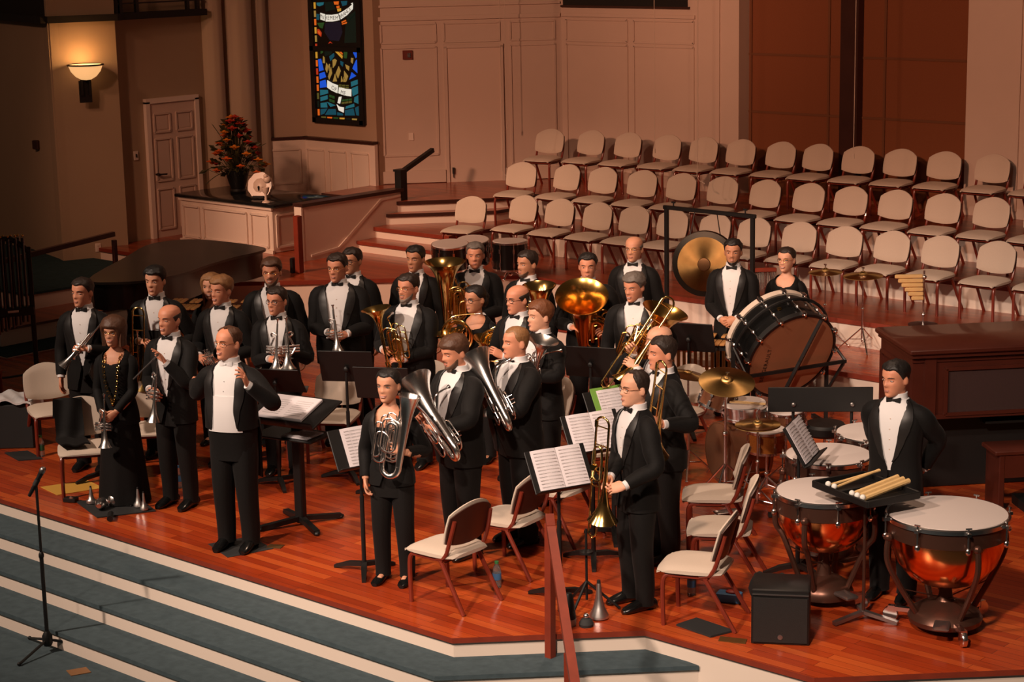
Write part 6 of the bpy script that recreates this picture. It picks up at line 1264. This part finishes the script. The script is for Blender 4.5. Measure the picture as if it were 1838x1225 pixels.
def upright(name, label, mtx, S=1.0, mt='silver', rb=.145, cat='euphonium', cf=.34, k=2.4, mir=False):
    FL = Matrix.Diagonal((-1 if mir else 1, 1, 1, 1))
    t = thing(name, label, cat, mtx=mtx); q = lambda *p: V3(p)*S
    m = M().lathe(belllathe(-.28, .42, .030*(1 if cf > .15 else .55), rb, 32, k, cf), 36, cap=False); m.xf(Matrix.Scale(S, 4)); obj('bell', m, mt, t)
    m = M(); pts = [q(0, 0, -.27)]+[p*S for p in arc((.085, 0, -.30), .085, 180, 360, EX, EZ, 12)]+[q(.17, 0, .02)]+[p*S for p in arc((.125, .0, .08), .045, 0, 170, EX, EZ, 8)]+[q(.08, .0, -.12)]
    m.tube(pts, [S*lerp(.032, .017, i/(len(pts)-1)) for i in range(len(pts))], 12); obj('bottom_bow', m.xf(FL), mt, t)
    qq = lambda x, y, z: V3((x*1.35, y*1.5, z*1.05+.03))*S
    m = M()
    for k, (x0, x1, z0, z1, y, r) in enumerate(((.05, .135, -.25, .10, -.035, .0085), (.065, .12, -.22, .03, -.055, .0075), (.03, .15, -.17, .14, .035, .0085), (.06, .10, -.28, -.05, -.065, .007), (.09, .16, -.12, .16, -.045, .007), (.17, .225, -.26, .06, -.02, .008), (.03, .20, -.30, -.02, -.075, .0075), (.12, .21, -.20, .12, -.06, .007), (.10, .19, -.28, .0, .03, .008))):
        c = (x0+x1)/2; rr_ = (x1-x0)/2
        m.tube([qq(x0, y, z0+rr_), qq(x0, y, z1-rr_)]+[qq(*p) for p in arc((c, y, z1-rr_), rr_, 180, 0, EX, EZ, 8)]+[qq(x1, y, z0+rr_)]+[qq(*p) for p in arc((c, y, z0+rr_), rr_, 0, -180, EX, EZ, 8)][:-1], r*S, 8, closed=True)
    for k in range(3): m.tube([qq(.075+.026*k, -.06, -.10-.03*k), qq(.06+.02*k, -.115, -.10-.03*k), qq(.06+.02*k, -.115, -.14-.03*k), qq(.075+.026*k, -.06, -.14-.03*k)], .0062*S, 6)
    m.tube([qq(*p) for p in smooth_path([(.09, -.05, .03), (.06, -.08, .16), (.03, -.105, .20), (.03, -.16, .215)], 5)], .0085*S, 8)
    for z in (-.15, .0, .12): m.tube([qq(.0, 0, z), qq(.09, -.03, z)], .004*S, 5)
    obj('tubing', m.xf(FL), mt, t)
    for k in range(3): obj('valve', M().tube([q(.09+.042*k, -.085, -.15), q(.09+.042*k, -.085, .02)], .016*S, 10).lathe([(.001, .0), (.0155*S, .001), (.0155*S, .012*S), (.005*S, .014*S), (.005*S, .035*S), (.011*S, .036*S), (.011*S, .042*S), (.001, .043*S)], 10, mtx=Matrix.Translation(q(.09+.042*k, -.085, .02))).xf(FL), mt, t)
    obj('mouthpiece', M().lathe([(.006, 0), (.008, .04), (.016, .055), (.016, .065), (.010, .065), (.002, .05)], 14, mtx=frame_z(qq(.03, -.155, .214), V3((0, -1, .1)))).xf(FL), 'silver', t)
    return t
def french_horn(name, label, mtx, mt='gold'):
    t = thing(name, label, 'french horn', mtx=mtx)
    obj('bell', M().lathe(belllathe(-.20, .14, .022, .150, 32, 1.8, .3), 32, mtx=Matrix.Translation((.02, .0, -.06))@Matrix.Rotation(R(28), 4, 'Y'), cap=False), mt, t)
    m = M(); m.tube([(.0+.15*math.cos(a), .01, .06+.15*math.sin(a)) for a in [2*PI*i/36 for i in range(36)]], .010, 8, closed=True)
    m.tube([(.0+.118*math.cos(a), -.02, .06+.125*math.sin(a)) for a in [2*PI*i/32 for i in range(32)]], .008, 8, closed=True); m.tube([(.01+.085*math.cos(a), -.035, .07+.095*math.sin(a)) for a in [2*PI*i/28 for i in range(28)]], .007, 8, closed=True)
    for k in range(4): m.tube([(-.06+.035*k, -.02, .0), (-.06+.035*k, -.05, .0), (-.06+.035*k, -.05, .10), (-.06+.035*k, -.02, .10)], .0062, 6)
    m.tube(smooth_path([(.14, 0, .10), (.10, -.02, .20), (.0, -.04, .26), (-.10, -.06, .30)], 5), .006, 8); obj('tubing', m, mt, t)
    for k in range(4): obj('valve', M().lathe([(.017, -.02), (.018, .0), (.018, .022), (.004, .024)], 12, mtx=frame_z((-.045+.035*k, -.045, .05), (0, -1, 0))), mt, t)
    obj('mouthpiece', M().lathe([(.005, 0), (.007, .05), (.012, .06), (.002, .062)], 12, mtx=frame_z((-.095, -.058, .298), (-.9, -.2, .35))), 'silver', t)
    return t
def trombone(name, label, mtx, mt='gold', rot=1, trig=False, ext=.30):      # local +Z = away from the bell mouth, origin at the grip
    t = thing(name, label, 'trombone', mtx=mtx)
    obj('bell', M().lathe(belllathe(0, .52, .009, .110, 32, 2.4, .16), 32, mtx=Matrix.Translation((0, 0, .20))@Matrix.Rotation(PI, 4, 'X')@Matrix.Translation((0, 0, .0)), cap=False), mt, t)
    m = M(); m.tube([(0, 0, .19), (0, 0, .40)]+arc((.055, 0, .40), .055, 180, 0, EX, EZ, 12)+[(.11, 0, .0)], .0088, 10)
    for z in (.38, .24): m.tube([(0, 0, z), (.11, 0, z)], .005, 6)
    m.lathe([(.013, -.02), (.014, 0), (.013, .03)], 12, mtx=Matrix.Translation((.11, 0, .39)))
    if trig: m.tube([p for p in smooth_path([(.11, 0, .05), (.09, .03, .0), (.05, .035, -.02), (.02, .03, .02), (.03, .03, .22), (.09, .03, .22), (.10, .03, .1)], 5)], .0075, 8); m.lathe([(.024, -.015), (.026, 0), (.024, .016)], 14, mtx=frame_z((.11, .0, .06), (0, 1, 0)))
    obj('bell_section', m, mt, t)
    m = M(); ye = -.20-ext
    for x in (.075, .145): m.tube([(x, -.035, .16), (x, -.035, ye)], .0072, 8)
    m.tube([(.075, -.035, ye)]+arc((.11, -.035, ye), .035, 180, 360, EX, EZ, 8)+[(.145, -.035, ye)], .0075, 8); m.tube([(.075, -.035, .02), (.145, -.035, .02)], .005, 6); m.tube([(.075, -.035, -.10), (.145, -.035, -.10)], .005, 6); m.tube([(.11, 0, .0), (.145, -.035, .12)], .008, 8)
    m.ell((.11, -.035, ye-.045), .010, 8, 6); m.ell((.145, -.035, -.05), (.013, .013, .02), 8, 6)
    obj('slide', m, mt, t)
    obj('mouthpiece', M().lathe([(.007, 0), (.008, .04), (.014, .055), (.014, .068), (.008, .068), (.002, .055)], 12, mtx=Matrix.Translation((.075, -.035, .16))), 'silver', t)
    return t
trumpet('trumpet', 'silver trumpet held bell down by the far left man', on('P1', (.045, -.275, 1.20), (-.60, -.25, -.75), (0, -.6, .3)))
trumpet('cornet', 'silver cornet hanging bell down from the clasped hands of the woman with the necklace', on('P2', (-.03, -.27, .80), (.03, -.12, -1), (1, -.4, 0)), rb=.058, cat='cornet')
trombone('trombone', 'gold-crooked trombone held upright by the tall young man in the waistcoat', on('P3', (-.06, -.29, 1.02), (.05, .0, 1), (0, -1, 0)), 'gold', ext=.1)
trumpet('trumpet', 'silver trumpet held bell down by the balding man with the raised hand', on('P4', (.0, -.29, 1.05), (-.05, -.1, -1), (1, -.4, 0)), rb=.062)
t = thing('baton', 'thin grey stick held up across the chest of the balding man', 'stick', mtx=P['P4'].mtx); obj('shaft', M().tube([(-.16, -.36, 1.20), (.09, -.325, 1.43)], .006, 6), 'steel', t)
trumpet('trumpet', 'silver trumpet held low by the fair-haired man', on('P6', (-.03, -.28, 1.10), (.75, -.5, .25), (0, -.4, 1)), rb=.060)
trumpet('cornet', 'silver cornet held bell down, left of two in the bespectacled man\'s hands', on('P8', (.06, -.335, 1.26), (-.05, -.12, -1), (1, -.4, 0)), rb=.062, cat='cornet')
trumpet('flugelhorn', 'silver flugelhorn beside the cornet in the bespectacled man\'s hands', on('P8', (.155, -.33, 1.27), (.08, -.15, -1), (-1, -.4, 0)), rb=.068, fat=1.1, cat='flugelhorn')
trumpet('flugelhorn', 'silver flugelhorn held bell down by the tall heavy man', on('P10', (.03, -.345, 1.10), (.10, -.15, -1), (1, -.4, 0)), rb=.072, fat=1.25, cat='flugelhorn')
upright('alto_horn', 'brass alto horn with bell up, held by the grey-bearded man', on('P13', (-.11, -.345, 1.23), (-.14, -.10, 1), (0, -1, 0)), .74, 'gold', .185, 'alto horn', .07, 3.4, True)
upright('tuba', 'tall gold tuba with flared bell held upright in the back row', on('P14', (-.24, -.36, 1.24), (.0, -.08, 1), (0, -1, 0)), 1.0, 'gold', .205, 'tuba', .38, 3.2, True)
french_horn('french_horn', 'gold french horn in front of the woman in the scoop-neck top', on('P15', (.29, -.34, 1.22), (.62, -.1, .78), (0, -1, 0)))
french_horn('french_horn', 'gold french horn standing left of the woman in the scoop-neck top', on('P15', (-.10, -.32, 1.28), (.3, -.1, .95), (0, -1, 0)))
upright('baritone_horn', 'gold bell of a baritone horn in front of the young bearded man in profile', on('P16', (.36, -.38, 1.18), (.05, -.12, 1), (0, -1, 0)), .88, 'gold', .185, 'baritone horn')
upright('mellophone', 'silver upright mellophone hugged by the reddish-haired young man', on('P18', (.29, -.37, 1.27), (.26, .06, 1), (-.3, -1, 0)), .70, 'silver', .195, 'mellophone', .06, 3.4)
upright('euphonium', 'silver euphonium leaning across the heavy man with the shaved head', on('P19', (.286, -.39, 1.37), (-.69, -.08, .73), (-.4, -1, -.1)), .80, 'silver', .165, cf=.22, k=1.9)
upright('euphonium', 'large silver euphonium leaning across the brown-haired bearded man', on('P20', (.256, -.43, 1.236), (-.76, -.04, .65), (-.4, -1, -.1)), .86, 'silver', .20, cf=.24, k=1.9)
upright('tenor_horn', 'silver tenor horn in the arm of the smiling woman in the trouser suit', on('P21', (.195, -.25, 1.28), (.18, .03, 1), (-.1, -1, 0)), .80, 'silver', .105, 'tenor horn')
upright('tuba', 'large brass tuba with its bell facing front, hiding a man\'s face', on('P22', (-.03, -.30, 1.08), (.03, -.55, .84), (0, -1, -.3)), 1.12, 'brass', .225, 'tuba', .46, 3.0, True)
trombone('trombone', 'trombone held high by the hidden bald man, slide pointing down left', frame_z(V3((2.56, -1.92, 1.56)), c2w(V3((.55, .12, .80))), c2w((.2, -1, .1))), 'gold', ext=.20)
upright('tuba', 'brass tuba with its bell tilted right, held by the smiling grey-haired man', on('P24', (.22, -.34, 1.13), (.33, -.06, .94), (.2, -1, 0)), .98, 'brass', .215, 'tuba', .22, 2.8)
trombone('trombone', 'gold trombone held by the dark-haired man in profile', on('P27', (.50, -.26, 1.29), (.30, 0, .94), (.3, -1, 0)), 'gold', ext=.2)
trombone('trombone', 'gold trombone with trigger held bell down by the front right man', on('P28', (.17, -.35, 1.07), (.15, .0, 1), (.45, -1, 0)), 'gold', trig=True, ext=.26)
